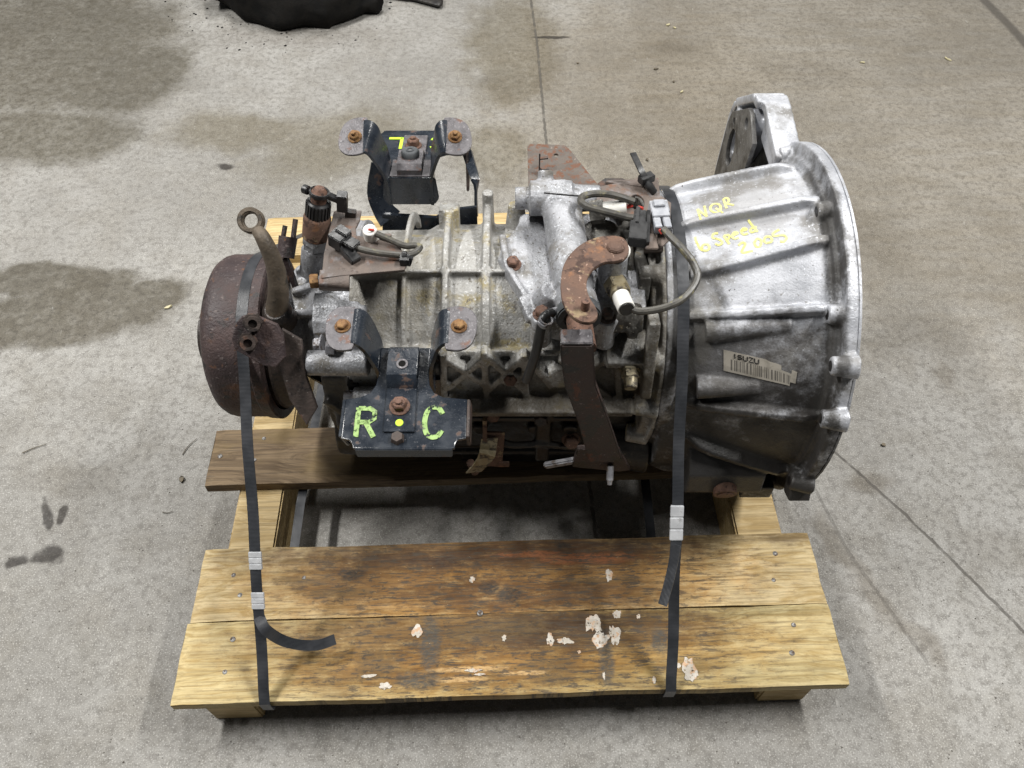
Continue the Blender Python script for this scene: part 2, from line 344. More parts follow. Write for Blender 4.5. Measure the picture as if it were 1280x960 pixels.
def bolt(parent, p, axis, r=.009, h=.008, mat='orange_bolt', washer=True, name='bolt', stud=0):
    p, a = Vector(p), Vector(axis).normalized(); pcs = []
    if washer: pcs.append(lathe(p, p + a * .002, [(0, r * 1.35), (.7, r * 1.35), (1, r * 1.25)], 18))
    b = p + a * (.0018 if washer else 0); ph = random.random()
    pcs.append(lathe(b, b + a * h, [(0, r), (.8, r), (1, r * .82)], 6, ph))
    if stud: pcs.append(cyl(b + a * h * .9, b + a * (h + stud), r * .5, r * .45, 10))
    return part(name, mat, parent, pcs, bevel=.0004)

# ================================================================== SETTING: concrete floor
def floor_mat():
    n = NT('stained_concrete'); P = n.pos()
    wc = n.noisec(P, 9, 4); Pw = n.vm('ADD', P, n.vm('SCALE', n.vm('SUBTRACT', wc, (.5, .5, .5)), sc=.10))
    wc2 = n.noisec(P, 60, 3); Pc = n.vm('ADD', P, n.vm('SCALE', n.vm('SUBTRACT', wc2, (.5, .5, .5)), sc=.007))
    big = n.noise(P, 1.7, 6, .62); mid = n.noise(P, 9, 6, .65); fine = n.noise(P, 75, 5, .7); spk = n.noise(P, 420, 2, .6)
    col = n.mix(n.rng(big, .40, .60), (.200, .192, .177), (.278, .270, .254))
    col = n.mix(n.rng(mid, .42, .68, 0, .75), col, (.205, .193, .172)); mot = n.noise(P, 34, 7, .75); col = n.mix(n.rng(mot, .50, .66, 0, .6), col, (.145, .135, .118)); col = n.mix(n.rng(mot, .46, .30, 0, .45), col, (.37, .36, .335))
    col = n.mix(n.rng(fine, .46, .64, 0, .75), col, (.135, .127, .115))
    col = n.mix(n.rng(spk, .56, .68, 0, .55), col, (.52, .51, .48))
    col = n.mix(n.rng(spk, .44, .32, 0, .55), col, (.12, .11, .10))
    wob = n.noise(P, 7, 8, .72)
    # brownish old slab on the far right, with trowel streaks
    st = n.noise(n.vm('MULTIPLY', P, (2.5, 14, 1)), 2., 5, .6)
    right = n.ma('MULTIPLY', n.ell(Pw, (1.15, 1.15), 1.05, .85, 0, .35, wob, .4), n.rng(st, .25, .7, .62, 1))
    col = n.mix(right, col, (.76, .705, .62), 'MULTIPLY')
    col = n.mix(n.ell(Pw, (.33, 1.1), .35, .7, 0, .4, wob, .4), col, (.92, .89, .84), 'MULTIPLY')
    def spots(lst, c, k, soft=.25, amp=.45):
        nonlocal col
        m = None
        for (px, py, rx, ry, rot) in lst:
            q = at(px, py, z=0); e = n.ell(Pw, (q.x, q.y), rx, ry, R(rot), soft, wob, amp); m = e if m is None else n.mx(m, e)
        tint = tuple(min(1, v / .29) for v in c); grain = n.rng(mot, .34, .62, .84, 1.08)
        col = n.mix(n.ma('MULTIPLY', n.ma('MULTIPLY', m, grain), k, True), col, tint, 'MULTIPLY')
    spots([(40, 60, .42, .36, 10), (150, 95, .20, .20, 0), (40, 170, .3, .13, 0)], (.118, .110, .092), .9, .26, .6)
    spots([(70, 395, .25, .085, 8), (165, 375, .13, .055, 10), (60, 350, .2, .06, 0)], (.112, .104, .088), 1.0, .22, .6)
    spots([(420, 180, .22, .12, 30), (300, 165, .2, .08, 0), (640, 60, .13, .3, 0), (620, 190, .10, .12, 0)], (.200, .188, .162), 1.0, .4)
    spots([(285, 209, .024, .018, 0), (690, 48, .045, .011, -8), (55, 640, .012, .028, 30), (83, 637, .010, .017, 0), (20, 697, .022, .013, 0), (420, 250, .03, .012, 0), (60, 690, .03, .02, 0)], (.06, .056, .053), 1.0, .3, .3)
    spots([(840, 60, .07, .03, 0), (1010, 90, .12, .06, 0), (1080, 290, .08, .09, 20), (1150, 420, .12, .05, 0), (1240, 690, .06, .04, 0), (90, 600, .1, .03, 0)], (.17, .16, .145), .45, .5)
    spots([(1045, 690, .02, .075, 20), (1090, 740, .022, .075, 28), (1150, 800, .015, .06, 30), (1090, 600, .03, .02, 0), (1180, 470, .02, .03, 0)], (.15, .135, .115), .6, .5)
    spots([(370, 45, .24, .06, 0), (600, 100, .02, .02, 0)], (.17, .16, .15), .5, .5)
    # pale scuffs
    sc = n.rng(n.noise(n.vm('MULTIPLY', P, (20, 5, 1)), 2.2, 4, .7), .66, .74, 0, .4); col = n.mix(sc, col, (.48, .47, .44))
    # cracks and the slab joint
    def line(pxs, wd):
        m = None; q = [at(*p, z=0) for p in pxs]
        for a, b in zip(q, q[1:]):
            e = n.seg(Pc, a, b, wd); m = e if m is None else n.mx(m, e)
        return m
    brk = n.rng(n.noise(P, 22, 3), .30, .46, .25, 1)
    ck = n.mx(n.ma('MULTIPLY', n.mx(line([(1040, 562), (1128, 640), (1205, 715), (1290, 800)], .0036), line([(661, -20), (672, 60), (684, 190), (745, 670)], .0046)), brk),
              n.ma('MULTIPLY', line([(1018, 610), (1060, 690), (1100, 745), (1160, 830)], .004), n.ma('MULTIPLY', brk, .5)))
    edge = line([(1215, -15), (1245, 15), (1262, 32), (1300, 75)], .022)
    col = n.mix(n.ma('MULTIPLY', edge, .8), col, (.065, .058, .05))
    col = n.mix(n.ma('MULTIPLY', ck, .8), col, (.06, .054, .046))
    h = n.ma('SUBTRACT', n.ma('ADD', n.ma('MULTIPLY', fine, .8), n.ma('MULTIPLY', spk, .35)), n.mx(ck, n.ma('MULTIPLY', edge, .5)))
    return n.out(col, n.rng(mid, .3, .7, .62, .85), 0., n.bump(h, .55, .0025))
fl = part('concrete_floor', None, None, [([(-9, -4, 0), (9, -4, 0), (9, 9, 0), (-9, 9, 0)], [(0, 1, 2, 3)])], smooth=False)
fl.data.materials.append(floor_mat()); fl['kind'] = 'structure'; fl['label'] = 'stained grey concrete workshop floor with a slab joint and cracks'

# ================================================================== PALLET
TH = R(1.81); PX0, PY0 = at(212, 882, z=.11).x, at(212, 882, z=.11).y
pallet = thing('wooden_pallet', 'oil-stained pine pallet with wide deck boards carrying the gearbox', 'pallet', (PX0, PY0, 0))
pallet.rotation_euler = (0, 0, TH); WL[pallet.name] = Vector((0, 0, 0))
def toP(p):   # world -> pallet axes
    d = Vector(p) - Vector((PX0, PY0, 0)); return Vector((d.x * math.cos(TH) + d.y * math.sin(TH), -d.x * math.sin(TH) + d.y * math.cos(TH), d.z))
def front_extra(worn, spots):
    def f(n, O, col, g):
        rag = n.noise(n.vm('MULTIPLY', O, (16, 60, 1)), 1., 8, .78); blot = n.noise(n.vm('MULTIPLY', O, (26, 34, 1)), 1., 8, .72); fine = n.noise(n.vm('MULTIPLY', O, (120, 320, 1)), 1., 4, .7)
        for (cx, cy, rx, ry, c, k) in worn:                       # soaked zones: ragged outline, streaky inside
            m = n.ell(O, (cx, cy), rx, ry, 0, .45, blot, .6)
            m = n.ma('MULTIPLY', m, n.rng(rag, .30, .52, .45, 1)); col = n.mix(n.ma('MULTIPLY', m, k), col, tuple(min(1, v / q) for v, q in zip(c, (.40, .30, .14))), 'MULTIPLY')
        for (lst, c, k) in spots:
            m = None
            for (cx, cy, rx, ry) in lst:
                e = n.ell(O, (cx, cy), rx, ry, 0, .4, blot, 1.1); m = e if m is None else n.mx(m, e)
            m = n.ma('MULTIPLY', m, n.rng(fine, .36, .58, .3, 1)); col = n.mix(n.ma('MULTIPLY', m, k), col, c)
        bl2 = n.noise(n.vm('MULTIPLY', O, (45, 80, 7)), 1., 7, .75)
        zone = n.ell(O, (.0, .0), .36, .12, 0, .5, blot, .5)
        ck = n.ma('MULTIPLY', n.rng(n.noise(n.vm('MULTIPLY', O, (30, 210, 1)), 1., 6, .75), .51, .58), zone); col = n.mix(n.ma('MULTIPLY', ck, .88), col, (.05, .036, .022))
        col = n.mix(n.ma('MULTIPLY', n.ma('MULTIPLY', n.rng(bl2, .56, .66), zone), .85), col, (.035, .026, .017))
        pk = n.ma('MULTIPLY', n.rng(n.noise(n.vm('MULTIPLY', O, (70, 260, 3)), 1., 4, .7), .68, .74), zone); col = n.mix(n.ma('MULTIPLY', pk, .7), col, (.58, .48, .32))
        return col
    return f
# stains in each board's own axes (x along the board, from its middle)
GB_, DB_ = (.31, .152, .026), (.115, .070, .024)
M['board_a'] = wood_mat('front_board_inner', (.55, .435, .24), (.38, .265, .105), .45, front_extra([
    (-.02, -.005, .34, .075, GB_, .92), (-.05, .045, .38, .028, (.17, .115, .05), .95), (.06, .03, .22, .03, DB_, .9), (.0, -.03, .14, .03, DB_, .9), (-.2, .0, .14, .05, DB_, .7), (.16, -.03, .1, .03, DB_, .6), (.44, .052, .05, .012, DB_, .7), (.28, .052, .12, .010, DB_, .5)], [
    ([(.125, .024, .080, .009), (.03, .034, .05, .005)], (.26, .085, .025), .75), ([(.085, .047, .012, .006), (-.03, -.02, .014, .010), (.0, -.03, .02, .012), (-.24, .01, .02, .01)], (.02, .016, .012), .95), ([(-.33, .0, .04, .006), (-.26, -.02, .06, .006), (.14, -.012, .06, .005)], DB_, .8)]))
M['board_b'] = wood_mat('front_board_outer', (.53, .43, .22), (.37, .265, .105), .45, front_extra([
    (.0, .012, .36, .075, (.30, .165, .036), .95), (-.1, .035, .26, .034, (.18, .12, .055), .95), (.12, .03, .19, .035, DB_, .9), (-.06, -.02, .2, .03, (.24, .14, .04), .8), (.30, .05, .16, .012, (.20, .16, .07), .6), (.2, -.04, .3, .02, (.26, .20, .08), .5), (-.25, -.02, .1, .03, (.25, .17, .07), .5)], [
    ([(-.118, .02, .014, .045), (-.135, -.035, .03, .012), (.135, -.01, .010, .045), (.215, .01, .012, .02)], (.045, .048, .045), .85), ([(-.19, -.01, .03, .02), (.05, -.02, .04, .015), (.06, -.04, .03, .008), (-.06, .03, .03, .012), (.0, .035, .05, .014)], DB_, .85), ([(-.06, -.022, .05, .004), (-.07, -.036, .03, .004), (.02, -.03, .03, .003)], (.55, .36, .16), .8)]))
def deck_board(x0, x1, y0, y1, z0, z1, mat, nx=60, ny=10):
    """plank with slightly wavy edges, worn corners and cupping; in pallet axes"""
    sd = random.random() * 50; rings = []
    for i in range(nx + 1):
        t = i / nx; x = x0 + (x1 - x0) * t
        e0 = mnoise.noise((x * 7, sd, 0)) * .0022 + mnoise.noise((x * 40, sd, 3)) * .0008; e1 = mnoise.noise((x * 7, sd, 9)) * .0022 + mnoise.noise((x * 40, sd, 13)) * .0008
        dz = mnoise.noise((x * 4, sd, 5)) * .001
        prof = []
        for k in range(ny + 1):
            s = k / ny; y = (y0 + e0) * (1 - s) + (y1 + e1) * s
            ex = min(s, 1 - s) * (y1 - y0); drop = .0012 * max(0, 1 - ex / .005) ** 2
            zz = z1 + dz - drop - (.002 * max(0, 1 - min(t, 1 - t) * (x1 - x0) / .006) ** 2) + mnoise.noise((x * 25, y * 60, sd)) * .0004
            prof.append(Vector((x + mnoise.noise((y * 30, sd, i // nx)) * .002 * (1 if i in (0, nx) else 0), y, zz)))
        prof += [Vector((x, y1 + e1, z0)), Vector((x, y0 + e0, z0))]
        rings.append(prof)
    return part('deck_board', mat, pallet, [loft(rings)], angle=40)
DT = .110
b_in = deck_board(.002, .950, .1185, .2345, .0885, DT, 'board_a')
b_out = deck_board(-.001, .951, .0, .1172, .0885, DT - .0006, 'board_b')
pm = toP(at(252, 605, z=.11)); b_mid = deck_board(pm.x + .004, .99, pm.y - .002, pm.y + .108, .0885, DT, 'dark_pine')
pr_ = toP(at(335, 272, z=.11)); b_rear = deck_board(pr_.x, .95, pr_.y - .118, pr_.y, .0885, DT, 'pine')
for px in (.030, .845):
    part('stringer', 'pine', pallet, [box((px + .036, .51, .044), (.074, 1.0, .0882))], bevel=.003)
part('stringer', 'pine', pallet, [box((.47, .80, .044), (.074, .40, .0882))], bevel=.003)
def nail(board, px, py, big=.0042):
    p = toP(at(px, py, z=DT)); o = part('nail', 'nail', board, [lathe((p.x, p.y, DT - .003), (p.x, p.y, DT + .0009), [(0, big), (.8, big), (1, big * .7)], 12)]); return o
for b, L in ((b_in, [(300, 744), (292, 719), (380, 722), (969, 692), (967, 725)]), (b_out, [(291, 799), (281, 840), (992, 781), (990, 816), (600, 766)]), (b_mid, [(330, 548), (318, 575), (275, 570)])):
    for p in L: nail(b, *p, big=random.uniform(.0034, .0048))
# dents round the nails come from the grain; flakes of white paint left on the outer boards
def flake(board, px, py, rx, ry, n=30):
    rx *= .86; ry *= .86
    p = toP(at(px, py, z=DT)); sd = random.random() * 90; o = []
    for k in range(n):
        a = 2 * math.pi * k / n; q = 1 + .6 * mnoise.noise((math.cos(a) * 1.5, math.sin(a) * 1.5, sd)) + .35 * mnoise.noise((math.cos(a) * 5, math.sin(a) * 5, sd)) + .05 * random.uniform(-1, 1)
        o.append(Vector((p.x + rx * q * math.cos(a), p.y + ry * q * math.sin(a), DT + .0002)))
    top = [(v - Vector((p.x, p.y, 0))) * 1 for v in o]
    part('paint_flake', 'flake', board, [loft([o, [v + Vector((0, 0, .0004)) for v in o]])], smooth=False)
for a in [(762, 719, .007, .010), (590, 724, .006, .006)]: flake(b_in, *a)
for a in [(742, 779, .013, .018), (752, 800, .014, .013), (768, 793, .009, .018), (771, 768, .008, .006), (688, 800, .006, .009), (706, 802, .011, .006), (522, 790, .009, .009), (630, 797, .004, .005), (862, 838, .011, .017), (724, 815, .003, .003), (848, 832, .004, .004), (818, 850, .003, .006), (846, 780, .003, .004), (480, 858, .010, .005), (461, 845, .012, .003), (755, 845, .002, .007), (592, 838, .012, .003), (600, 843, .009, .002), (798, 771, .003, .004)]: flake(b_out, *a)

# ================================================================== GEARBOX
GB = thing('gearbox', 'used truck gearbox with flared aluminium bell housing, strapped to the pallet', 'gearbox', (0, Y0, .11))
TA = [i * 6 for i in range(60)]

# ---- bell housing
def rb(x, th):
    k = (x - .205) / .19; t = th if th <= 180 else th - 360
    b = min(1, max(0, (10 - t) / 50)) if t > -110 else min(1, max(0, (t + 200) / 60)); b = b * b * (3 - 2 * b)
    return (.18 + .04 * b) * (1 - k) + .228 * k
pcs = [loft([[pol(x, rb(x, t), t) for t in TA] for x in (.203, .24, .28, .32, .36, .395)] + [[pol(x, rb(x, t) - .013, t) for t in TA] for x in (.396, .36, .32, .28, .24, .218)])]
def annulus(x0, x1, r0, r1, angs=TA):
    rings = [[pol(x0, r0, t) for t in angs], [pol(x0, r1, t) for t in angs], [pol(x1, r1, t) for t in angs], [pol(x1, r0, t) for t in angs]]
    V = [p for r in rings for p in r]; n = len(angs); Fc = []
    for j in range(4):
        for k in range(n): Fc.append((j * n + k, j * n + (k + 1) % n, ((j + 1) % 4) * n + (k + 1) % n, ((j + 1) % 4) * n + k))
    return V, Fc
pcs.append(annulus(.396, .411, .214, .253))
pcs.append(annulus(.390, .397, .218, .2335))
pcs.append(annulus(.196, .212, .10, .187))
def arib(x0, x1, th0, th1, h, wd, tap=True):
    """rib along the bell"""
    rings = []
    for k in range(9):
        s = k / 8; x = x0 + (x1 - x0) * s; th = th0 + (th1 - th0) * s; r = rb(x, th); hh = h * (min(1, s * 5 + .25) if tap else 1) * (min(1, (1 - s) * 6 + .4) if tap else 1)
        hh *= 1.2; c = pol(x, r - .006, th); top = pol(x, r + hh, th); tn = Vector((0, math.sin(R(th)), math.cos(R(th))))
        rings.append([c - tn * wd * .75, c + tn * wd * .75, top + tn * wd * .38, top - tn * wd * .38])
    return loft(rings)
for x0, x1, a, b, h, wd in [(.206, .392, 87, 88, .012, .012), (.225, .392, 65, 73, .012, .013), (.212, .388, 48.5, 51, .011, .011), (.222, .388, 12, 15, .011, .013), (.236, .389, -7, -18.5, .013, .014), (.206, .38, 117, 110, .012, .012), (.21, .39, -45, -48, .012, .012), (.21, .39, 150, 150, .012, .012), (.21, .39, 185, 185, .012, .012), (.21, .39, 225, 225, .012, .012)]:
    pcs.append(arib(x0, x1, a, b, h, wd))
def bboss(x0, x1, th0, th1, r0, r1, lift=.004):
    a = pol(x0, rb(x0, th0) + lift, th0); b = pol(x1, rb(x1, th1) - r1 * .55, th1); return cyl(a, b, r0, r1, 20)
pcs += [bboss(.243, .345, 43, 45.5, .0135, .010), bboss(.238, .315, 20.5, 22.5, .0150, .011, .006)]
# front lower pocket with a drain plug
q0 = pol(.25, .205, -22); pcs.append(loft([[Vector((x, y, z)) for (y, z) in ((-.150, .318), (-.174, .294), (-.179, .258), (-.160, .226), (-.05, .19), (-.03, .30))] for x in (.247, .356)]))
# flange bosses with bolt holes
FB = [(128, .241), (83, .238), (49, .241), (35, .2625), (19, .2625), (-14, .260), (-42, .250), (160, .245), (200, .245), (240, .245), (275, .245)]
for th, r in FB:
    c = pol(.36, r - .003, th); d = pol(.4, r - .003, th); pcs.append(cyl(pol(.380, r - .008, th), pol(.411, r - .004, th), .0115, .0155, 18))
# lower foot lugs
pcs.append(box((.400, -.181, .292), (.030, .026, .05), (-25, 0, 0))); pcs.append(box((.362, -.145, .222), (.046, .03, .03)))
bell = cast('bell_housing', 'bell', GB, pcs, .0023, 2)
part('machined_rim', 'bell', bell, [annulus(.4105, .4135, .228, .2528)])
for th, r in FB[:7]:
    x0 = .3805
    part('bolt_hole', 'grease', bell, [cyl(pol(x0 - .0012, r - .008, th), pol(.39, r - .007, th), .0066, .0068, 14)])
plug = part('drain_plug', 'brown_bolt', bell, [cyl((.303, -.150, .270), (.303, -.185, .262), .0175, .0165, 24), cyl((.303, -.184, .2625), (.303, -.1865, .2618), .012, .011, 24)])
# starter pocket at the back: open-webbed plate inside a pale rim
SO = [(.190, .545), (.297, .562), (.318, .560), (.398, .500), (.408, .47), (.412, .355), (.365, .305), (.285, .30)]
def slab(a, b, x0, x1, th):
    a, b = Vector((0, *a)), Vector((0, *b)); m = (a + b) / 2; d = (b - a)
    nrm = Vector((0, -d.z, d.y)).normalized() * th
    return prism([Vector((x0, *a.yz)), Vector((x0, *b.yz)), Vector((x0, *b.yz)) - nrm * -1 * -1, Vector((x0, *a.yz)) - nrm], (x1 - x0, 0, 0))
pcs = []
for a, b in zip(SO, SO[1:]):
    pcs.append(slab(a, b, .362 if a != SO[0] else .372, .4115, -.014))
pcs += [box((.392, .235, .541), (.036, .085, .03), (0, 0, 0)), box((.388, .31, .50), (.018, .02, .13), (28, 0, 0)), box((.388, .34, .40), (.018, .13, .014), (0, 0, 0))]
pcs.append(cyl((.362, .308, .533), (.411, .308, .533), .020, .020)); pcs.append(cyl((.362, .376, .49), (.411, .376, .49), .017, .017)); pcs.append(cyl((.362, .385, .355), (.411, .385, .355), .018, .018))
sp_ = cast('starter_pocket', 'bell', GB, pcs, .0028, 3)
me = plate([(y, z) for y, z in [(.255, .533), (.30, .553), (.315, .552), (.388, .497), (.399, .47), (.402, .362), (.36, .318), (.30, .318), (.265, .42)]], [(.306, .532, .010), (.368, .494, .0065), (.352, .455, .022, .034), (.375, .368, .008), (.30, .40, .018, .03), (.345, .385, .02, .015)], .007, (.3605, 0, 0), (0, 1, 0), (0, 0, 1), .001)
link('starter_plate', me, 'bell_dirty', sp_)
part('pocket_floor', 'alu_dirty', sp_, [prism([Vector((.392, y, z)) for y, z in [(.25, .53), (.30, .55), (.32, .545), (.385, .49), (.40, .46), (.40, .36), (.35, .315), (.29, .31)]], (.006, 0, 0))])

# input shaft and bearing retainer inside the bell
part('bearing_retainer', 'alu_dirty', GB, [lathe((.215, Y0, Z0), (.32, Y0, Z0), [(0, .075), (.12, .072), (.2, .034), (.95, .026), (1, .022)], 36)], angle=30)
part('input_shaft', 'steel', GB, [lathe((.31, Y0, Z0), (.44, Y0, Z0), [(0, .016), (.2, .016), (.22, .0185), (.75, .0185), (.77, .011), (.97, .011), (1, .009)], 24)], angle=30)

# ---- yellow marker writing on the bell
from mathutils.bvhtree import BVHTree
_b = bell.data; _bo = WL[bell.name]
bell_bvh = BVHTree.FromPolygons([v.co + _bo for v in _b.vertices], [p.vertices[:] for p in _b.polygons])
def on_bell(px, py, lift=.0003):
    """spot on the bell's cast surface, and its normal"""
    r = (at(px, py, z=0) - CAM).normalized(); hit, nn, _, _ = bell_bvh.ray_cast(CAM, r)
    return hit + nn * lift, nn
STROKES = {'marker_letter': [
  [[(150, 235), (185, 350)], [(150, 235), (245, 310)], [(225, 200), (250, 320)]],
  [[(290, 215), (320, 180), (380, 180), (405, 215), (390, 260), (340, 270), (300, 250), (290, 215)], [(350, 225), (430, 275)]],
  [[(435, 125), (470, 225)], [(435, 125), (470, 110), (495, 140), (470, 175), (450, 180)], [(470, 175), (550, 190)]],
  [[(120, 540), (150, 620), (190, 680), (250, 690), (280, 660), (260, 625), (210, 630), (195, 670)]],
  [[(375, 500), (325, 510), (320, 550), (400, 575), (420, 610), (380, 630), (345, 615)]],
  [[(440, 530), (500, 620)], [(440, 530), (490, 520), (500, 550), (470, 575)]],
  [[(530, 530), (590, 500), (560, 490), (530, 530), (560, 560), (605, 545)]],
  [[(630, 480), (690, 460), (660, 445), (630, 480), (660, 515), (705, 500)]],
  [[(800, 430), (740, 450), (745, 490), (800, 470)], [(710, 350), (730, 385), (810, 485)]],
  [[(600, 635), (640, 605), (675, 620), (640, 710), (760, 695)]],
  [[(775, 600), (810, 560), (850, 580), (840, 640), (795, 645), (775, 600)]],
  [[(880, 580), (905, 540), (960, 545), (965, 590), (910, 605), (880, 580)]],
  [[(1050, 460), (985, 500), (1000, 530), (1090, 520), (1130, 550), (1105, 590), (1060, 590)]]]}
for letter in STROKES['marker_letter']:
    pcs = []
    for stq in letter:
        q2 = smooth_path([Vector((855 + a * 145 / 1280, 235 + b * 90 / 794, 0)) for a, b in stq], 7)
        hits = [on_bell(p.x, p.y) for p in q2]; pp = [h for h, _ in hits]; N = len(pp)
        nn = sum((m for _, m in hits), Vector()).normalized()
        pcs.append(ribbon(pp, lambda t, pp=pp, nn=nn, N=N: nn.cross(pp[min(N - 1, int(t * (N - 1) + .5) + 1)] - pp[max(0, int(t * (N - 1) + .5) - 1)]), .0030, .0005))
    part('marker_letter', 'yellow', bell, pcs)

# ---- torn barcode label
def label_mat():
    n = NT('torn_barcode_label'); O = n.n('ShaderNodeTexCoord').outputs['UV']
    sep = n.n('ShaderNodeSeparateXYZ', {'Vector': O}); u, v = sep.outputs[0], sep.outputs[1]
    bars = n.n('ShaderNodeTexNoise', {'W': n.ma('MULTIPLY', u, 42), 'Scale': 1., 'Detail': 0.}, noise_dimensions='1D').outputs['Fac']
    bm_ = n.rng(bars, .49, .53)
    inb = n.ma('MULTIPLY', n.rng(v, .64, .60), n.ma('MULTIPLY', n.rng(v, .08, .12), n.ma('MULTIPLY', n.rng(u, .07, .09), n.rng(u, .93, .90))))
    col = n.mix(n.ma('MULTIPLY', n.ma('MULTIPLY', bm_, inb), .8), (.31, .285, .245), (.05, .046, .042))
    gr = n.noise(n.pos(), 60, 5, .6); col = n.mix(n.rng(gr, .50, .70, 0, .7), col, (.16, .145, .12))
    return n.out(col, .55, 0.)
lab = [(905, 437), (930, 438), (941, 440), (956, 444), (973, 447), (978, 453), (985, 457), (998, 455), (995, 468), (988, 473), (981, 480), (960, 475), (935, 469), (904, 462)]
grid_u = 14
def lp(s, v): return on_bell(904.5 + 92 * s - (0 if s < .9 else 3 * (1 - v)), 463 + 21 * s - v * (26 - (2 if s > .6 else 0) - 5 * max(0, s - .72) / .28), .0009)[0]
V = [lp(i / grid_u, v) for v in (0, .25, .5, .75, 1) for i in range(grid_u + 1)]; Fc = []; UV = [(i / grid_u, v) for v in (0, .25, .5, .75, 1) for i in range(grid_u + 1)]
for r_ in range(4):
    for i in range(grid_u):
        if (r_ == 3 and i in (11, 12)) or (r_ == 0 and i == 13): continue
        a = r_ * (grid_u + 1) + i; Fc.append((a, a + 1, a + grid_u + 2, a + grid_u + 1))
me = bpy.data.meshes.new('label'); me.from_pydata(V, [], Fc); uvl = me.uv_layers.new()
for p in me.polygons:
    for li in p.loop_indices: uvl.data[li].uv = UV[me.loops[li].vertex_index]
lb = link('barcode_label', me, label_mat(), bell); lb['label'] = 'torn dirty paper label with bars and black capitals'
md = lb.modifiers.new('s', 'SOLIDIFY'); md.thickness = .0003
def label_strokes():
    L = {'S': [(1, .9), (.2, .9), (0, .7), (.2, .5), (.8, .5), (1, .3), (.8, .1), (0, .1)], 'U': [(0, 1), (0, .25), (.2, 0), (.8, 0), (1, .25), (1, 1)], 'Z': [(0, 1), (1, 1), (0, 0), (1, 0)], 'I': [(.5, 1), (.5, 0)]}
    pcs = []; x = .135
    for ch in 'ISUZU':
        wd_ = .03 if ch == 'I' else .055
        P = [lp(x + a * wd_, .70 + b * .22) + Vector((0, -.0004, .0005)) for a, b in L[ch]]
        pcs.append(ribbon(P, (0, .0, 0) if False else (lambda t, P=P: Vector((0, -.85, .5)).cross(P[min(len(P) - 1, int(t * (len(P) - 1)) + 1)] - P[max(0, int(t * (len(P) - 1)) - 1)])),   .0012, .0004)); x += wd_ + .022
    return pcs
part('label_print', 'black_plastic', lb, label_strokes())

# ---- main case
def case_sec(x, k, front=-.094):
    p = [pol(x, k - .017 * min(1, max(0, (t - 72) / 40)), t) for t in (160, 150, 140, 130, 120, 110, 100, 90, 80, 70, 60, 50, 42, 35)]
    p += [Vector((x, front, z)) for z in (.435, .40, .365)] + [Vector((x, -.075, .30)), Vector((x, -.06, .24)), Vector((x, .16, .24)), Vector((x, .19, .32))]
    return p
pcs = [loft([case_sec(-.215, .146), case_sec(-.12, .147), case_sec(-.108, .154), case_sec(.05, .156), case_sec(.20, .158)])]
def crib(x, wd, th0, th1, r0, r1):
    ths = [th0 + (th1 - th0) * k / 14 for k in range(15)]
    rings = [[pol(x - wd * .65, r0, t), pol(x + wd * .65, r0, t), pol(x + wd * .4, r1, t), pol(x - wd * .4, r1, t)] for t in ths]
    return loft(rings)
for x, wd, r1 in [(-.142, .007, .156), (-.087, .010, .1665), (-.034, .012, .1665), (.155, .012, .167)]:
    pcs.append(crib(x, wd, 28, 152, .14, r1))
def axrib(x0, x1, th, r, wd, r0=.14):
    c = [pol(x, q, th) for x in (x0, x1) for q in (r0, r)]; tn = Vector((0, math.sin(R(th)), math.cos(R(th)))) * wd / 2
    return loft([[c[0] - tn, c[0] + tn, c[1] + tn * .7, c[1] - tn * .7], [c[2] - tn, c[2] + tn, c[3] + tn * .7, c[3] - tn * .7]])
pcs += [axrib(-.21, .02, 70, .1645, .008), axrib(-.20, .2, 32, .168, .011, .12)]
# bosses on the top edge
pcs += [box((-.088, .12, .503), (.028, .03, .04), (-20, 0, 0)), cyl((-.034, .14, .46), (-.034, .145, .532), .009, .008), cyl((.006, .10, .47), (.006, .118, .534), .020, .011)]
# side: vertical ribs, crossed ribs
def srib(p0, p1, wd=.009, h=.016): return bar(p0, p1, wd, h, (0, 1, 0))
yS = -.096
def sd_(px, py): return at(px, py, y=yS)
for a, b in [((605, 436), (609, 500)), ((554, 440), (556, 500)), ((655, 440), (658, 500)), ((770, 440), (775, 505)), ((556, 445), (607, 478)), ((607, 442), (560, 482)), ((609, 442), (657, 486)), ((655, 442), (610, 484)), ((660, 445), (690, 480)), ((770, 440), (700, 478)), ((700, 445), (770, 500))]:
    pcs.append(srib(sd_(*a), sd_(*b)))
q = sd_(638, 470); pcs.append(cyl(q + Vector((0, .02, 0)), q + Vector((0, -.010, .004)), .015, .013))
q = sd_(700, 470); pcs.append(cyl(q + Vector((0, .02, 0)), q + Vector((0, -.008, .004)), .022, .018))
q = sd_(640, 497); pcs.append(box((.035, -.100, q.z), (.26, .045, .014), (12, 0, 0)))
# joint flange to the bell with bolt ears and webs
pcs.append(annulus(.178, .1955, .09, .176)); pcs.append(annulus(.19, .1965, .09, .186))
for th in (100, 66, 30, 5, -25, 135): pcs.append(cyl(pol(.165, .172, th), pol(.196, .176, th), .0135, .0155))
pcs.append(bar(at(818, 398, y=-.10), at(806, 492, y=-.115), .014, .022, (0, 1, 0)))
pcs.append(bar(at(792, 470, y=-.10), at(815, 440, y=-.10), .012, .02, (0, 1, 0)))
q = at(790, 442, y=-.10); pcs.append(box(q + Vector((0, .012, -.004)), (.066, .05, .014), (14, 0, 0)))
case = cast('main_case', 'case', GB, pcs, .0023, 1)
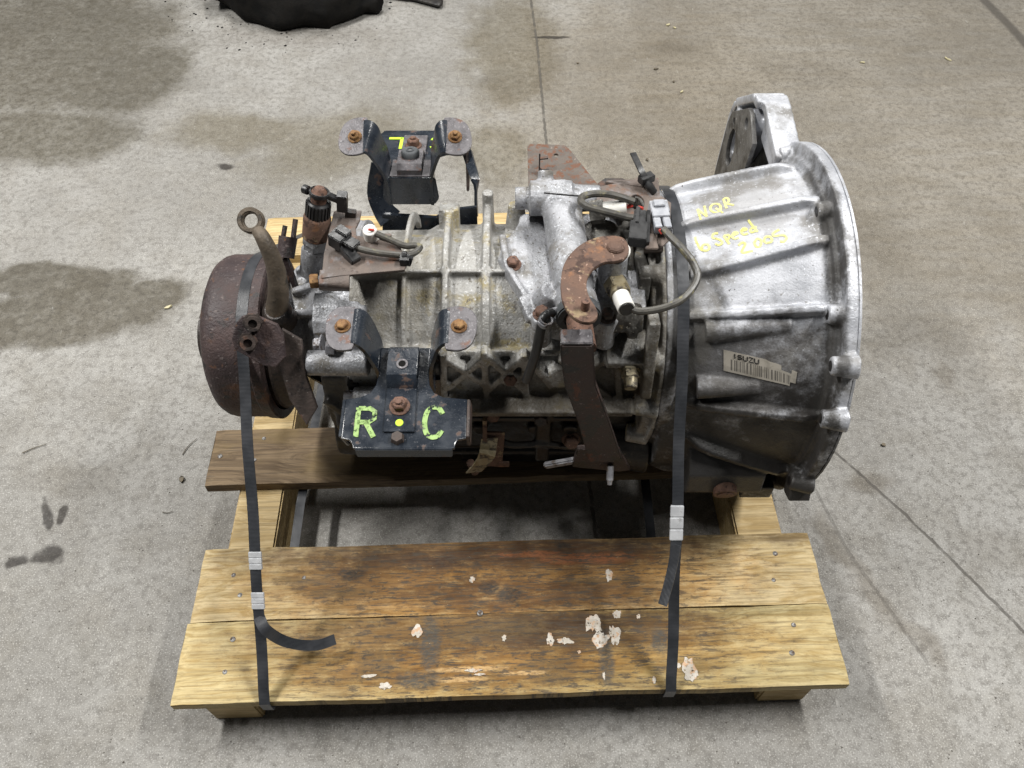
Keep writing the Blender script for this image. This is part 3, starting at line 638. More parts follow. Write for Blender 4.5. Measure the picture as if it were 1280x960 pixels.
# plug in the cross of the ribs
q = at(787, 462, y=-.108); part('side_plug', 'yellow_steel', case, [lathe(q + Vector((0, .01, .006)), q + Vector((0, -.012, -.002)), [(0, .0145), (.6, .0145), (.62, .012), (1, .012)], 6), cyl(q + Vector((0, -.01, -.001)), q + Vector((0, -.026, -.006)), .009, .0085)], bevel=.0006)
q = sd_(638, 470); part('cast_plug', 'brown_bolt', case, [lathe(q + Vector((0, -.006, .003)), q + Vector((0, -.014, .006)), [(0, .009), (.8, .009), (1, .0075)], 6)])

# ---- lower case and sump, black with oil
pcs = [loft([[Vector((x, y, z)) for y, z in ((-.082, .35), (-.088, .30), (-.075, .22), (-.05, .165), (.14, .165), (.175, .24), (.19, .34))] for x in (-.19, .19)])]
pcs += [box((.02, -.094, .338), (.235, .03, .010), (0, 0, 0)), box((.0, -.07, .205), (.30, .02, .010)), box((.045, .04, .145), (.26, .16, .06))]
for px in (600, 668, 712, 750): q = at(px, 530, y=-.09); pcs.append(cyl(q + Vector((0, .03, 0)), q + Vector((0, -.012, 0)), .013, .011))
pcs.append(sweep([at(620, 548, y=-.10), at(640, 556, y=-.11), at(680, 555, y=-.11), at(720, 560, y=-.10)], .006, 8))
pcs.append(box((.045, .0, .30), (.02, .22, .14))); pcs.append(bar(at(800, 560, y=-.09), at(828, 500, y=-.10), .012, .02, (0, 1, 0)))
pcs.append(bar(at(735, 510, y=-.09), at(800, 570, y=-.09), .01, .02, (0, 1, 0)))
pcs.append(cyl((.15, -.085, .25), (.20, -.085, .25), .04, .05)); 
pcs.append(loft([[Vector((x, y, z)) for y, z in ((-.080, .40), (-.092, .34), (-.080, .25), (-.04, .19), (.10, .19), (.15, .30), (.10, .40))] for x in (-.262, -.18)]))
pcs += [cyl((-.25, -.085, .315), (-.17, -.085, .315), .022, .024), cyl((-.262, -.05, .25), (-.19, -.05, .25), .05, .055), box((-.215, -.085, .36), (.016, .03, .09)), bar((-.26, -.085, .36), (-.19, -.095, .29), .012, .02, (0, 1, 0))]
low = cast('lower_case', 'grease', GB, pcs, .0030, 3)
for px, py, m in [(616, 519, 'brown_bolt'), (714, 553, 'rust'), (676, 524, 'dark_steel')]:
    q = at(px, py, y=-.108); bolt(low, q + Vector((0, .006, 0)), (0, -1, .25), .0105, .012, m)

# ---- rear housing between case and drum
pcs = [loft([[pol(x, r * (1 if t < 180 else .92), t) for t in TA] for x, r in ((-.315, .078), (-.29, .084), (-.268, .112), (-.24, .124), (-.205, .136))])]
pcs += [loft([[pol(x, r, t) for t in TA] for x, r in ((-.225, .142), (-.208, .145))])]
def gp(px, py, d): # point in front of the rear housing at depth y
    return at(px, py, y=d)
# ribs running to the drum
for th in (96, 72, 52, 120): pcs.append(loft([[pol(-.305, r, th + dt) for r, dt in ((.07, -4), (.07, 4), (.094, 3), (.094, -3))], [pol(-.215, r, th + dt) for r, dt in ((.10, -2), (.10, 2), (.147, 2), (.147, -2))]]))
# lump and bolt-bosses towards the camera
pcs += [loft([[pol(x, r, t) for r, t in ((.09, 62), (.138, 62), (.150, 54), (.152, 46), (.148, 40), (.12, 36), (.09, 40))] for x in (-.262, -.20)])]
pcs += [cyl((-.265, -.098, .452), (-.185, -.098, .452), .0165, .0175), cyl((-.213, -.110, .392), (-.165, -.110, .392), .0155, .0165), cyl((-.225, -.100, .345), (-.175, -.100, .345), .018, .018), box((-.205, -.06, .43), (.03, .06, .12))]
pcs += [cyl((-.242, .10, .42), (-.242, .105, .500), .026, .024)]
rear = cast('rear_housing', 'alu', GB, pcs, .0024, 2)
bolt(rear, (-.247, -.075, .462), (-1, 0, 0), .010, .010, 'steel'); bolt(rear, (-.213, -.110, .392), (-1, 0, 0), .011, .013, 'steel', False)
bolt(rear, (-.226, -.093, .475), (-1, 0, .1), .010, .012, 'steel', False)
part('underside_cover', 'grease', rear, [loft([[pol(x, r, t) for t in range(-170, -5, 11)] for x, r in ((-.30, .09), (-.22, .137), (-.18, .14))])])

# ---- brake drum
DY, DZ, DR = .020, .369, .1185
def dring(x, r, n=64): return [Vector((x, DY - r * math.cos(2 * math.pi * k / n), DZ + r * math.sin(2 * math.pi * k / n))) for k in range(n)]
prof = [(-.420, .055), (-.422, .085), (-.420, .100), (-.414, .111), (-.406, .1165), (-.398, .1185), (-.352, .1185), (-.350, .1205), (-.336, .1215), (-.334, .119), (-.334, .1085), (-.400, .1065), (-.408, .095), (-.408, .055)]
drum = part('brake_drum', 'drum', GB, [loft([dring(x, r) for x, r in prof])], angle=30)
part('drum_hub', 'dark_steel', drum, [lathe((-.445, DY, DZ), (-.33, DY, DZ), [(0, .045), (.2, .05), (.22, .03), (1, .03)], 32)])
bp_ = part('backing_plate', 'dark_steel', GB, [loft([dring(x, r) for x, r in ((-.336, .03), (-.338, .103), (-.330, .106), (-.325, .100), (-.322, .082), (-.318, .03))])], angle=30)
part('brake_shoe', 'dark_steel', bp_, [loft([[Vector((x, DY - r * math.cos(t), DZ + r * math.sin(t))) for x, r in ((-.33, .104), (-.33, .085), (-.312, .085), (-.312, .098))] for t in [R(a) for a in range(-70, 40, 6)]])])
# bracket plate with two bolts, near side
o_ = at(322, 425, y=-.098)
ux, uy = Vector((1, 0, 0)), Vector((0, .62, .78))
def bk(px, py):
    nrm = ux.cross(uy); r = at(px, py, z=0) - CAM; t = (o_ - CAM).dot(nrm) / r.dot(nrm); p = CAM + r * t - o_; return (p.dot(ux), p.dot(uy))
me = plate([bk(*p) for p in [(297, 404), (304, 396), (318, 394), (346, 406), (353, 418), (356, 445), (345, 457), (330, 455), (296, 436), (292, 424)]], [], .007, o_, ux, uy, .0015)
bk_ = link('brake_bracket', me, 'drum', GB)
me = plate([bk(*p) for p in [(350, 412), (372, 425), (378, 470), (392, 510), (380, 530), (360, 500), (345, 452)]], [], .007, o_ + Vector((0, .010, -.012)), ux, uy, .0015)
link('bracket_web', me, 'dark_steel', bk_)
nr = ux.cross(uy)
for px, py in ((318, 402), (312, 426)):
    u_, v_ = bk(px, py); p = o_ + ux * u_ + uy * v_ + nr * .003
    part('bolt', 'dark_steel', bk_, [ringtube(p, p + nr * .014 + Vector((.003, 0, 0)), .0095, .0056, 16), lathe(p, p + nr * .008, [(0, .0125), (1, .0122)], 6), cyl(p, p + nr * .007, .006)])
# brake lever with an eye
e0 = at(314, 276, z=.585); pA = at(330, 300, z=.575); pB = at(343, 330, z=.545); pC = at(348, 362, z=.51); pD = at(346, 388, z=.475)
lv = part('brake_lever', 'lever_brown', GB, [sweep([e0.lerp(pA, .52), pA, pB, pC, pD], lambda t: .0082 + .0068 * t, 14)])
en = (CAM - e0).normalized() * .6 + Vector((-.1, -.3, .45)); en.normalize()
part('lever_eye', 'lever_brown', lv, [ringtube(e0 - en * .007, e0 + en * .007, .0165, .0092, 32)], bevel=.002)
part('lever_foot', 'dark_steel', lv, [lathe(pD + Vector((0, .01, -.03)), pD + Vector((0, -.004, .006)), [(0, .02), (.8, .02), (1, .014)], 20)])
# clevis rod
c0 = at(362, 282, z=.53); c1 = at(357, 322, z=.50)
cl = part('clevis', 'drum', GB, [lathe(c0 + (c1 - c0) * .35, c1, [(0, .0125), (1, .0115)], 16), bar(c0 + Vector((-.006, 0, 0)), c0 + (c1 - c0) * .5 + Vector((-.007, 0, 0)), .010, .004, (1, 0, 0)), bar(c0 + (c1 - c0) * -.2 + Vector((.007, 0, 0)), c0 + (c1 - c0) * .5 + Vector((.007, 0, 0)), .012, .004, (1, 0, 0)), bar(c1, c1 + Vector((.01, -.02, -.07)), .010, .006, (1, 0, 0))])

# ---- speed sensor
s0 = at(393, 318, z=.50); s1 = at(397, 268, z=.563); d_ = s1 - s0
ss = part('speed_sensor', 'alu', GB, [lathe(s0 - d_ * .5, s0 + d_ * .18, [(0, .018), (.9, .018), (1, .015)], 24), lathe(s0 + d_ * .16, s0 + d_ * .46, [(0, .016), (.45, .016), (.5, .018), (1, .018)], 6)], bevel=.0006)
part('sensor_collar', 'rust', ss, [lathe(s0 + d_ * .44, s0 + d_ * 1.0, [(0, .0165), (.05, .0182), (.85, .0182), (.95, .017), (1, .015)], 28)])
pcs = [lathe(s0 + d_ * .98, s0 + d_ * 1.32, [(0, .0145), (.1, .015), (.9, .015), (1, .013)], 28)]
u, v2 = frame(d_)
for k in range(22):
    a = 2 * math.pi * k / 22; off = (u * math.cos(a) + v2 * math.sin(a)) * .0152; pcs.append(bar(s0 + d_ * 1.0 + off, s0 + d_ * 1.28 + off, .0024, .0024, off))
part('sensor_cap', 'black_plastic', ss, pcs)
part('sensor_stem', 'brown_bolt', ss, [lathe(s0 + d_ * 1.3, s0 + d_ * 1.62, [(0, .0105), (.7, .0105), (1, .006)], 16)])
c_ = s0 + d_ * 1.5
part('sensor_clip', 'black_plastic', ss, [ringtube(c_ - d_ * .04, c_ + d_ * .05, .0135, .0108, 20), cyl(c_ + Vector((-.013, 0, .004)), c_ + Vector((-.02, .004, .004)), .006), box(c_ + Vector((.027, 0, -.014)), (.013, .014, .026), (0, 8, 0)), bar(c_ + Vector((.008, 0, -.002)), c_ + Vector((.024, 0, -.012)), .010, .006)], bevel=.0008)

# ---- rusty sheet bracket with plug on the left
zb = .555
def zz(px, py, z=zb): p = at(px, py, z=z); return (p.x, p.y)
me = plate([zz(*p) for p in [(418, 266), (425, 263), (451, 265), (449, 276), (444, 286), (445, 296), (470, 300), (500, 310), (508, 331), (505, 338), (428, 345), (403, 348), (406, 318)]], [], .004, (0, 0, zb), (1, 0, 0), (0, 1, 0))
br1 = link('sensor_bracket', me, 'rust_bracket', GB)
a = [at(*p, z=zb) for p in ((402, 340), (437, 338))]; part('bracket_fold', 'rust_bracket', br1, [ribbon([at(419, 338, z=zb), at(418, 350, z=zb - .002), at(418, 358, z=zb - .008), at(418, 362, z=zb - .028)], (1, 0, 0), .037, .004, 5)])
bolt(br1, at(398, 351, z=.535), (-1, -.2, .1), .0095, .011, 'orange_bolt', False)
part('bracket_leg', 'rust_bracket', br1, [box(at(480, 325, z=zb - .045), (.03, .004, .09), (0, 0, 0))])
part('bracket_hook', 'dark_steel', br1, [bar(at(432, 266, z=.562), at(445, 268, z=.56), .008, .010)])
# black plug and cable
pA, pB = at(417, 293, z=.575), at(446, 311, z=.568)
pg = part('black_plug', 'black_plastic', GB, [bar(pA, pA + (pB - pA) * .55, .024, .020), bar(pA + (pB - pA) * .45, pB, .016, .015), bar(pA + (pB - pA) * .2 + Vector((0, .006, .010)), pA + (pB - pA) * .7 + Vector((0, .006, .010)), .012, .008), bar(pA + Vector((.012, -.012, -.008)), pB + Vector((0, -.014, -.010)), .014, .014)], bevel=.0012)
part('cable', 'wire', pg, [sweep([pB - (pB - pA) * .1, at(462, 314, z=.567), at(480, 317, z=.566), at(505, 319, z=.563), at(518, 316, z=.560), at(525, 309, z=.560), at(518, 307, z=.560), at(505, 307, z=.562), at(488, 300, z=.566), at(470, 292, z=.572)], .0042, 10)])
part('cable_tie', 'black_plastic', pg, [cyl(at(503, 320, z=.564), at(509, 320, z=.564), .0062), box(at(506, 325, z=.562), (.012, .012, .010)), box(at(511, 326, z=.560), (.008, .006, .014), (0, 20, 0))], bevel=.0006)
w0, w1 = at(466, 304, z=.545), at(462, 287, z=.575)
sw = part('white_switch', 'white_plastic', GB, [lathe(w0, w1, [(0, .0092), (.9, .0095), (1, .0085)], 24), cyl(w1, w1 + (w1 - w0).normalized() * .0012, .005)], bevel=.0005)
part('switch_base', 'black_plastic', sw, [lathe(w0 - (w1 - w0) * .5, w0 + (w1 - w0) * .15, [(0, .0145), (.7, .0145), (1, .010)], 20)])
part('red_wire', 'red', sw, [sweep([w1 + Vector((-.001, -.001, .001)), w1 + Vector((.006, -.003, .002))], .0016, 6, 3)])

# ---- mount brackets (front: R C, rear: L S), mirrored about the gearbox axis
def mount(sgn, front):
    UX, ZP, ZE, EA = (-.1350, .478, .528, .159) if front else (-.151, .506, .573, .158)
    def B(u, a, z): return Vector((UX + u, Y0 + sgn * a, z))
    lab = 'black mount bracket painted with green R and C on the near side' if front else 'black mount bracket on the far side with upside-down green letters'
    A0 = .152; TL = R(7)
    out = [(-.030, .152), (.030, .152), (.030, .190), (.032, .206), (.038, .217), (.050, .224), (.079, .227), (.079, .278), (.070, .280), (.067, .285), (.066, .291), (-.052, .291), (-.054, .285), (-.058, .280), (-.067, .278), (-.067, .227), (-.050, .224), (-.038, .217), (-.032, .206), (-.030, .190)]
    o = B(0, A0, ZP); ux = Vector((1, 0, 0)); uy = Vector((0, sgn * math.cos(TL), -math.sin(TL))); nz = Vector((0, sgn * math.sin(TL), math.cos(TL)))
    me = plate([(u, a - A0) for u, a in out], [], .005, o, ux, uy, .0012)
    root = link('mount_bracket', me, 'black_paint', GB); root['label'] = lab
    def T(u, a, h=0): return o + ux * u + uy * (a - A0) + nz * h
    part('lip', 'black_paint', root, [prism([T(-.051, .290, .002), T(.065, .290, .002), T(.064, .293, -.013), T(-.050, .293, -.013)], uy * .004)], bevel=.001)
    for s in ((-1, 1) if front else (1,)):
        sw_ = .0795 if s > 0 else .0675
        part('side_wall', 'dark_steel' if s > 0 else 'black_paint', root, [prism([T(s * sw_, .226, .002), T(s * sw_, .277, .002), T(s * sw_, .266, -.045), T(s * sw_, .205, -.055)], ux * s * .0045)], bevel=.001)
    part('inner_wall', 'black_paint', root, [prism([T(-.038, .151, .001), T(.038, .151, .001), T(.042, .146, -.030), T(.035, .145, -.040), T(-.035, .145, -.040), T(-.042, .146, -.030)], uy * .005)], bevel=.0015)
    hp = [T(0, .157, .010), T(0, .163, .017), T(0, .201, .018), T(0, .206, .014), T(0, .212, .0045), T(0, .218, .0038), T(0, .272, .0036)]
    sm = 'ear_metal' if not front else 'black_paint'
    st = part('raised_strip', sm, root, [ribbon(hp, (1, 0, 0), .037, .004)], bevel=.0006)
    if not front: part('tongue_face', sm, root, [prism([T(-.029, .153, .0028), T(.029, .153, .0028), T(.029, .20, .0028), T(-.029, .20, .0028)], nz * .0012)])
    part('pad', sm, root, [prism([T(-.0185, .157, .002), T(.0185, .157, .002), T(.0185, .157, .013), T(-.0185, .157, .013)], uy * .04)], bevel=.001)
    if front: (part('hole_collar', 'ear_metal', st, [ringtube(T(0, .186, .0195), T(0, .186, .0208), .0072, .0046, 22)]), part('hole', 'soot', st, [cyl(T(0, .186, .018), T(0, .186, .0204), .0046)]))
    else: part('rubber_cap', 'rubber', st, [lathe(T(0, .186, .018), T(0, .186, .028), [(0, .0135), (.7, .0135), (1, .0115)], 28), ringtube(T(0, .186, .027), T(0, .186, .0292), .006, .0035, 18)], bevel=.0006)
    bolt(root, T(-.001, .238, .006), nz, .0095, .010, 'brown_bolt', True, stud=.003)
    part('spacer', 'rubber' if front else 'dark_steel', root, [cyl(T(0, .188, -.045), T(0, .188, -.002), .024, .026, 24)])
    if front: part('nut', 'dark_steel', root, [lathe(T(-.001, .280, .003), T(-.001, .280, .010), [(0, .009), (1, .007)], 6)])
    for s in (-1, 1):
        e = B(s * .0705, EA, ZE)
        eo = [(.016, -.024), (.002, -.027), (-.012, -.025), (-.0215, -.014), (-.022, .004), (-.016, .021), (-.004, .029), (.010, .030), (.016, .026), (.0165, 0)]
        if front: eo = [(x * .92, -y * 1.12) for x, y in eo]
        if s > 0: eo = [(-x, y) for x, y in eo]
        eu, ev = Vector((1, 0, -s * .08)).normalized(), Vector((0, 1, .10 if front else .42)).normalized()
        me = plate(eo, [], .0042, e, eu, ev, .0012, 3)
        ea = link('ear', me, 'ear_metal', root); en_ = eu.cross(ev)
        bolt(ea, e + en_ * .002, en_, .0075, .006, 'orange_bolt', True, stud=.0 if front else .005)
        # arm: the sheet rolls over from the ear and leans in towards the plate
        def q(du, dz, da=0): return e + eu * (-s * du) + Vector((0, sgn * da, dz))
        path = [q(.012, .0006), q(.0165, .0002), q(.0205, -.003), q(.0240, -.008), q(.0275, -.017), q(.0320, -.032, .002), q(.0365, -.050, .004), q(.0385, -.075, .004), q(.0385, -.11, 0)]
        part('arm', 'black_paint', ea, [ribbon(path, ev, lambda t: (.050 + .004 * math.sin(t * 4)) * (1 - .25 * max(0, t - .45)), .0045, 3)], angle=50)
    if front:
        part('foot', 'black_paint', root, [prism([B(-.045, .150, .42), B(.045, .150, .42), B(.06, .150, .30), B(-.06, .150, .30)], Vector((0, -.006, 0)))], bevel=.001)
    else:
        yb = .198; L = lambda px, py, y=yb: at(px, py, y=y)
        part('foot', 'black_paint', root, [ribbon([B(-.050, .190, .505), L(470, 240, .225), L(479, 262, .21), L(488, 274, .20)], (1, .3, 0), lambda t: .022 + .016 * t, .0045, 4)])
        part('foot', 'black_paint', root, [prism([L(478, 268), L(545, 272), L(562, 263), L(596, 259), L(598, 310), L(478, 310)], Vector((0, .006, 0)))], bevel=.001)
        part('foot', 'black_paint', root, [ribbon([T(.081, .245, -.01), L(594, 225, .235), L(595, 250, .215), L(596, 270, .203)], (.05, 1, .2), lambda t: .016 - .008 * t, .0042, 4)])
    LET = {'R': [[(0, 0), (0, 1)], [(0, .97), (.55, .97), (.8, .86), (.8, .62), (.55, .5), (0, .5)], [(.4, .5), (.85, 0)]],
           'C': [[(.85, .78), (.65, .97), (.35, 1), (.1, .85), (0, .5), (.1, .15), (.35, 0), (.65, .03), (.85, .22)]],
           'L': [[(0, 1), (0, 0)], [(0, .06), (.8, .06)]]}
    for ch, u0 in ((('R', -.051), ('C', .030)) if front else (('L', -.021), ('C', .044))):
        pcs = []
        for stq in LET[ch]:
            if front: P = [T(u0 + x * .025, .278 - y * .040, .0031) for x, y in stq]
            else: P = [T(u0 - x * (.026 if ch == 'L' else .021), .268 - y * .034, .0031) for x, y in stq]
            pp = smooth_path(P, 6) if ch == 'C' else P
            pcs.append(ribbon(pp, lambda t, pp=pp: nz.cross(pp[min(len(pp) - 1, int(t * (len(pp) - 1) + .5) + 1)] - pp[max(0, int(t * (len(pp) - 1) + .5) - 1)]), .0062, .0008))
        part('painted_letter', 'green' if front else 'bright_green', root, pcs, smooth=False)
    if front: part('paint_dot', 'bright_green', root, [lathe(T(0, .260, .0053), T(0, .260, .0063), [(0, .0052), (1, .0045)], 14)])
    return root
mount(-1, True); mount(1, False)

# ---- shift tower: cover, tubes
zt = .548
pcs = [prism([at(*p, z=.505) for p in [(622, 335), (632, 312), (650, 290), (690, 280), (775, 285), (800, 330), (806, 395), (760, 420), (690, 412), (668, 402)]], (0, 0, .018))]
pcs += [prism([at(*p, z=.475) for p in [(640, 350), (650, 300), (760, 300), (800, 340), (800, 400), (760, 430), (690, 425)]], (0, 0, .05))]
ta, tb = Vector((.064, .11, .558)), Vector((.080, -.098, .543))
pcs += [lathe(ta, tb, [(0, .0265), (.80, .0255), (.81, .0225), (.86, .0225), (.87, .026), (1, .0255)], 28)]
xa = at(650, 268, z=.555); pcs += [lathe((.004, .098, .560), (.118, .098, .560), [(0, .0150), (.17, .0150), (.175, .0235), (.66, .0235), (.665, .0185), (1, .017)], 24)]
pcs += [lathe((.045, .098, .55), (.045, .125, .585), [(0, .014), (1, .010)], 16)]
pcs += [cyl((.043, -.055, .52), (.05, -.06, .548), .020, .014)]
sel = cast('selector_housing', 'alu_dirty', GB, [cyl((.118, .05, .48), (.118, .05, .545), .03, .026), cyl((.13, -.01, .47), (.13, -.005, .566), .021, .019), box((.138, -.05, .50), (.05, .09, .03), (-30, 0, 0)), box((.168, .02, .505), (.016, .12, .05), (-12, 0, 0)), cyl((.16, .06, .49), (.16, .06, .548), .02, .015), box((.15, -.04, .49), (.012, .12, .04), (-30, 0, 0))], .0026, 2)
for px, py in ((641, 331), (677, 394), (759, 396)): q = at(px, py, z=.530); pcs.append(cyl(q - Vector((0, 0, .05)), q - Vector((0, 0, .003)), .0135, .0115))
# long cast ribs down the cover's left edge
pcs += [bar(at(634, 338, z=.52), at(664, 388, z=.515), .007, .022), bar(at(628, 300, z=.52), at(634, 336, z=.522), .009, .022), bar(at(655, 372, z=.522), at(668, 400, z=.512), .018, .016)]
tower = cast('shift_tower', 'alu', GB, pcs, .0022, 2)
for (px, py), m in (((641, 331), 'brown_bolt'), ((677, 393), 'brown_bolt'), ((759, 396), 'dark_steel')):
    bolt(tower, at(px, py, z=.528), (0, -.08, 1), .0085, .009, m)
part('tube_seal', 'rubber', tower, [ringtube(tb + Vector((0, .01, 0)), tb + (tb - ta).normalized() * .006, .0275, .0165, 32)], bevel=.002)
sd = (tb - ta).normalized()
shaft = part('shift_shaft', 'brown_bolt', GB, [cyl(tb - sd * .01, tb + sd * .050, .0155, .0155, 28)])
# shift lever hanging from the shaft
l0 = tb + sd * .046
def yv(px, py, y): return at(px, py, y=y)
yl = l0.y - .004
top_c = l0 + Vector((0, -.002, .006))
bot = yv(752, 578, -.165); 
mid1 = yv(722, 470, -.155)
rings = []
for p, wd, th in ((l0 + Vector((-.009, -.003, .0195)), .038, .024), (l0 + Vector((-.007, -.006, -.004)), .039, .024), (yv(725, 478, -.158), .038, .014), (yv(742, 525, -.165), .040, .011), (yv(757, 574, -.168), .046, .011)):
    rings.append([p + Vector((-wd / 2, -th / 2, 0)), p + Vector((wd / 2, -th / 2, 0)), p + Vector((wd / 2, th / 2, 0)), p + Vector((-wd / 2, th / 2, 0))])
lev = part('shift_lever', 'lever', GB, [loft(rings)], bevel=.002)
part('lever_top', 'ear_metal', lev, [box(l0 + Vector((-.009, -.003, .0205)), (.036, .022, .003))], bevel=.001)
pb = yv(752, 578, -.168)
part('lever_foot', 'lever', lev, [prism([yv(*p, -.168) for p in [(722, 562), (772, 560), (788, 588), (775, 590), (715, 584)]], (0, .008, 0))], bevel=.001)
part('lever_pin', 'steel', lev, [bar(yv(680, 582, -.16), yv(732, 573, -.16), .010, .008, (0, 1, 0))], bevel=.002)
p1, p2 = yv(763, 582, -.17), yv(762, 606, -.19); part('lever_stud', 'steel', lev, [lathe(p1, p2, [(0, .0048), (.75, .0048), (.8, .0036), (1, .003)], 14)])
# rusty C-shaped arm on top
za = .590
arm_o = [(701.5, 359), (704, 338), (712.5, 321), (728, 307), (747, 299), (767, 297), (780, 301), (785, 313), (781, 323), (769, 327.5), (756, 328.5), (742, 336), (734, 347), (732, 360), (736, 374), (744, 387), (745.5, 397), (738, 403.5), (725, 402), (712.5, 393), (704, 377.5)]
me = plate([zz(*p, z=za) for p in arm_o], [], .0055, (0, 0, za), (1, 0, 0), (0, 1, 0), .001, 4)
ca = link('curved_arm', me, 'rust', GB)
p = at(731, 388, z=za); part('arm_pin', 'brown_bolt', ca, [cyl(p, p + Vector((0, .0, .016)), .0052, .0048, 16)])
p = at(769, 312, z=za); part('arm_bolt', 'rust', ca, [lathe(p, p + Vector((0, 0, .008)), [(0, .0115), (.7, .0105), (1, .007)], 8)], bevel=.001)
part('arm_washer', 'white_plastic', ca, [ringtube(at(769, 314, z=za - .0065), at(769, 314, z=za - .0065) + Vector((0, 0, .0025)), .0185, .010, 28)])
part('arm_post', 'alu', ca, [cyl((at(768, 314, z=za)).to_3d() - Vector((0, 0, .09)), at(769, 314, z=za) - Vector((0, 0, .006)), .020, .0165, 24)])
# white-tipped switch under the arm
s0 = at(762, 338, z=.548); s1 = at(783, 386, z=.558); d_ = s1 - s0
sw2 = part('gear_switch', 'alu', GB, [lathe(s0 - d_ * .2, s0 + d_ * .35, [(0, .017), (.8, .0165), (1, .015)], 24)])
part('switch_hex', 'yellow_steel', sw2, [lathe(s0 + d_ * .33, s0 + d_ * .58, [(0, .0155), (.9, .0155), (1, .013)], 6), lathe(s0 + d_ * .56, s0 + d_ * .68, [(0, .0125), (1, .0125)], 24)], bevel=.0008)
part('switch_tip', 'white_plastic', sw2, [lathe(s0 + d_ * .66, s0 + d_ * 1.0, [(0, .0108), (.95, .0108), (1, .010)], 24)])
part('switch_end', 'grease', sw2, [cyl(s0 + d_ * .99, s0 + d_ * 1.03, .0088, .0088)])
cb0 = s1
part('cable', 'wire', sw2, [sweep([s0 + d_ * .95 + Vector((.006, 0, -.002)), at(800, 389, z=.556), at(825, 386, z=.560), at(850, 376, z=.566), at(866, 360, z=.57), at(872, 345, z=.575), at(868, 332, z=.58), at(862, 322, z=.585), at(850, 308, z=.590), at(838, 296, z=.592), at(829, 286, z=.594)], .0046, 10)])
# ---- connectors bracket
zc_ = .572
me = plate([zz(*p, z=zc_) for p in [(763, 232), (790, 227), (800, 221), (822, 224), (824, 245), (838, 255), (836, 300), (828, 308), (812, 312), (806, 300), (808, 278), (790, 276), (762, 270), (745, 262), (748, 235)]], [(*zz(796, 254, z=zc_), .0105, .0165)], .004, (0, 0, zc_), (1, 0, 0), (0, 1, 0), .0008)
cbk = link('connector_bracket', me, 'rust_bracket', GB)
part('bracket_leg', 'rust_bracket', cbk, [ribbon([at(816, 285, z=zc_), at(817, 305, z=zc_), at(817, 312, z=zc_ - .008), at(816, 316, z=zc_ - .05)], (1, 0, 0), .024, .004)])
part('bracket_leg', 'rust_bracket', cbk, [ribbon([at(780, 232, z=zc_), at(782, 228, z=zc_ - .003), at(782, 226, z=zc_ - .08)], (1, 0, 0), .05, .004)])
part('grey_tab', 'rust_bracket', cbk, [bar(at(812, 280, z=zc_ + .01), at(815, 312, z=zc_ + .006), .016, .004)], bevel=.001)
g0, g1 = at(821, 256, z=zc_ + .018), at(829, 288, z=zc_ + .016)
gc = part('grey_connector', 'grey_plastic', cbk, [bar(g0, g0 + (g1 - g0) * .62, .022, .016), bar(g0 + (g1 - g0) * .55 + Vector((-.006, 0, 0)), g1 + Vector((-.006, 0, 0)), .009, .012), bar(g0 + (g1 - g0) * .55 + Vector((.006, 0, 0)), g1 + Vector((.006, 0, 0)), .009, .012), bar(g0 + (g1 - g0) * .05 + Vector((0, 0, .009)), g0 + (g1 - g0) * .3 + Vector((0, 0, .009)), .014, .005), bar(g0 + (g1 - g0) * -.15 + Vector((.010, 0, -.003)), g0 + (g1 - g0) * .3 + Vector((.010, 0, -.003)), .008, .012)], bevel=.0008)
part('red_wire', 'red', gc, [sweep([g1 + Vector((-.005, -.001, .002)), g1 + Vector((-.002, -.006, 0))], .002, 6, 3)])
k0, k1 = at(800, 266, z=zc_ + .02), at(796, 304, z=zc_ + .012)
bc = part('black_connector', 'black_plastic', cbk, [bar(k0, k0 + (k1 - k0) * .5, .015, .014), bar(k0 + (k1 - k0) * .4, k1, .022, .017), bar(k0 + (k1 - k0) * .0 + Vector((.010, 0, 0)), k1 + Vector((.013, 0, -.004)), .005, .014), bar(k0 + Vector((-.003, .002, .008)), k0 + (k1 - k0) * .5 + Vector((-.003, 0, .008)), .005, .004)], bevel=.0008)
part('red_wire', 'red', bc, [sweep([k0 + Vector((-.002, .006, .004)), k0 + Vector((.003, .001, .006))], .002, 6, 3)])
# looping cable from the white plug to the black connector
ws0, ws1 = at(766, 258, z=.572), at(783, 259, z=.574)
ws = part('white_plug', 'white_plastic', GB, [lathe(at(752, 263, z=.568), ws1, [(0, .0105), (1, .0105)], 20)])
part('plug_hex', 'alu_dirty', ws, [lathe(at(738, 266, z=.562), at(755, 264, z=.566), [(0, .016), (1, .0155)], 6)])
part('red_wire', 'red', ws, [sweep([ws1, ws1 + Vector((.008, .002, .002))], .003, 6, 3)])
part('cable', 'wire', ws, [sweep([at(792, 252, z=.582), at(778, 247, z=.588), at(762, 243, z=.592), at(745, 242, z=.592), at(730, 245, z=.592), at(726, 251, z=.594), at(733, 258, z=.596), at(750, 263, z=.595), at(770, 268, z=.593), at(786, 272, z=.592), at(797, 273, z=.591)], .0048, 10)])
part('wire_end', 'black_plastic', ws, [sweep([at(726, 245, z=.592), at(700, 243, z=.588), at(680, 241, z=.586)], .0012, 6)])
# ---- black cable tie standing on the connector bracket
t0, t1 = at(806, 222, z=.585), at(792, 191, z=.60)
ctie = part('cable_tie', 'black_plastic', GB, [ribbon([at(814, 236, z=.58), at(808, 226, z=.588), at(800, 210, z=.60), at(791, 191, z=.605)], (1, .3, 0), .0085, .0024, 5), box(at(808, 223, z=.588), (.02, .012, .010), (0, 0, 30)), sweep([at(806, 224, z=.586), at(812, 233, z=.583), at(818, 241, z=.575)], lambda t: .006 - .001 * t, 8), bar(at(800, 228, z=.582), at(816, 220, z=.582), .007, .006)], bevel=.0006)
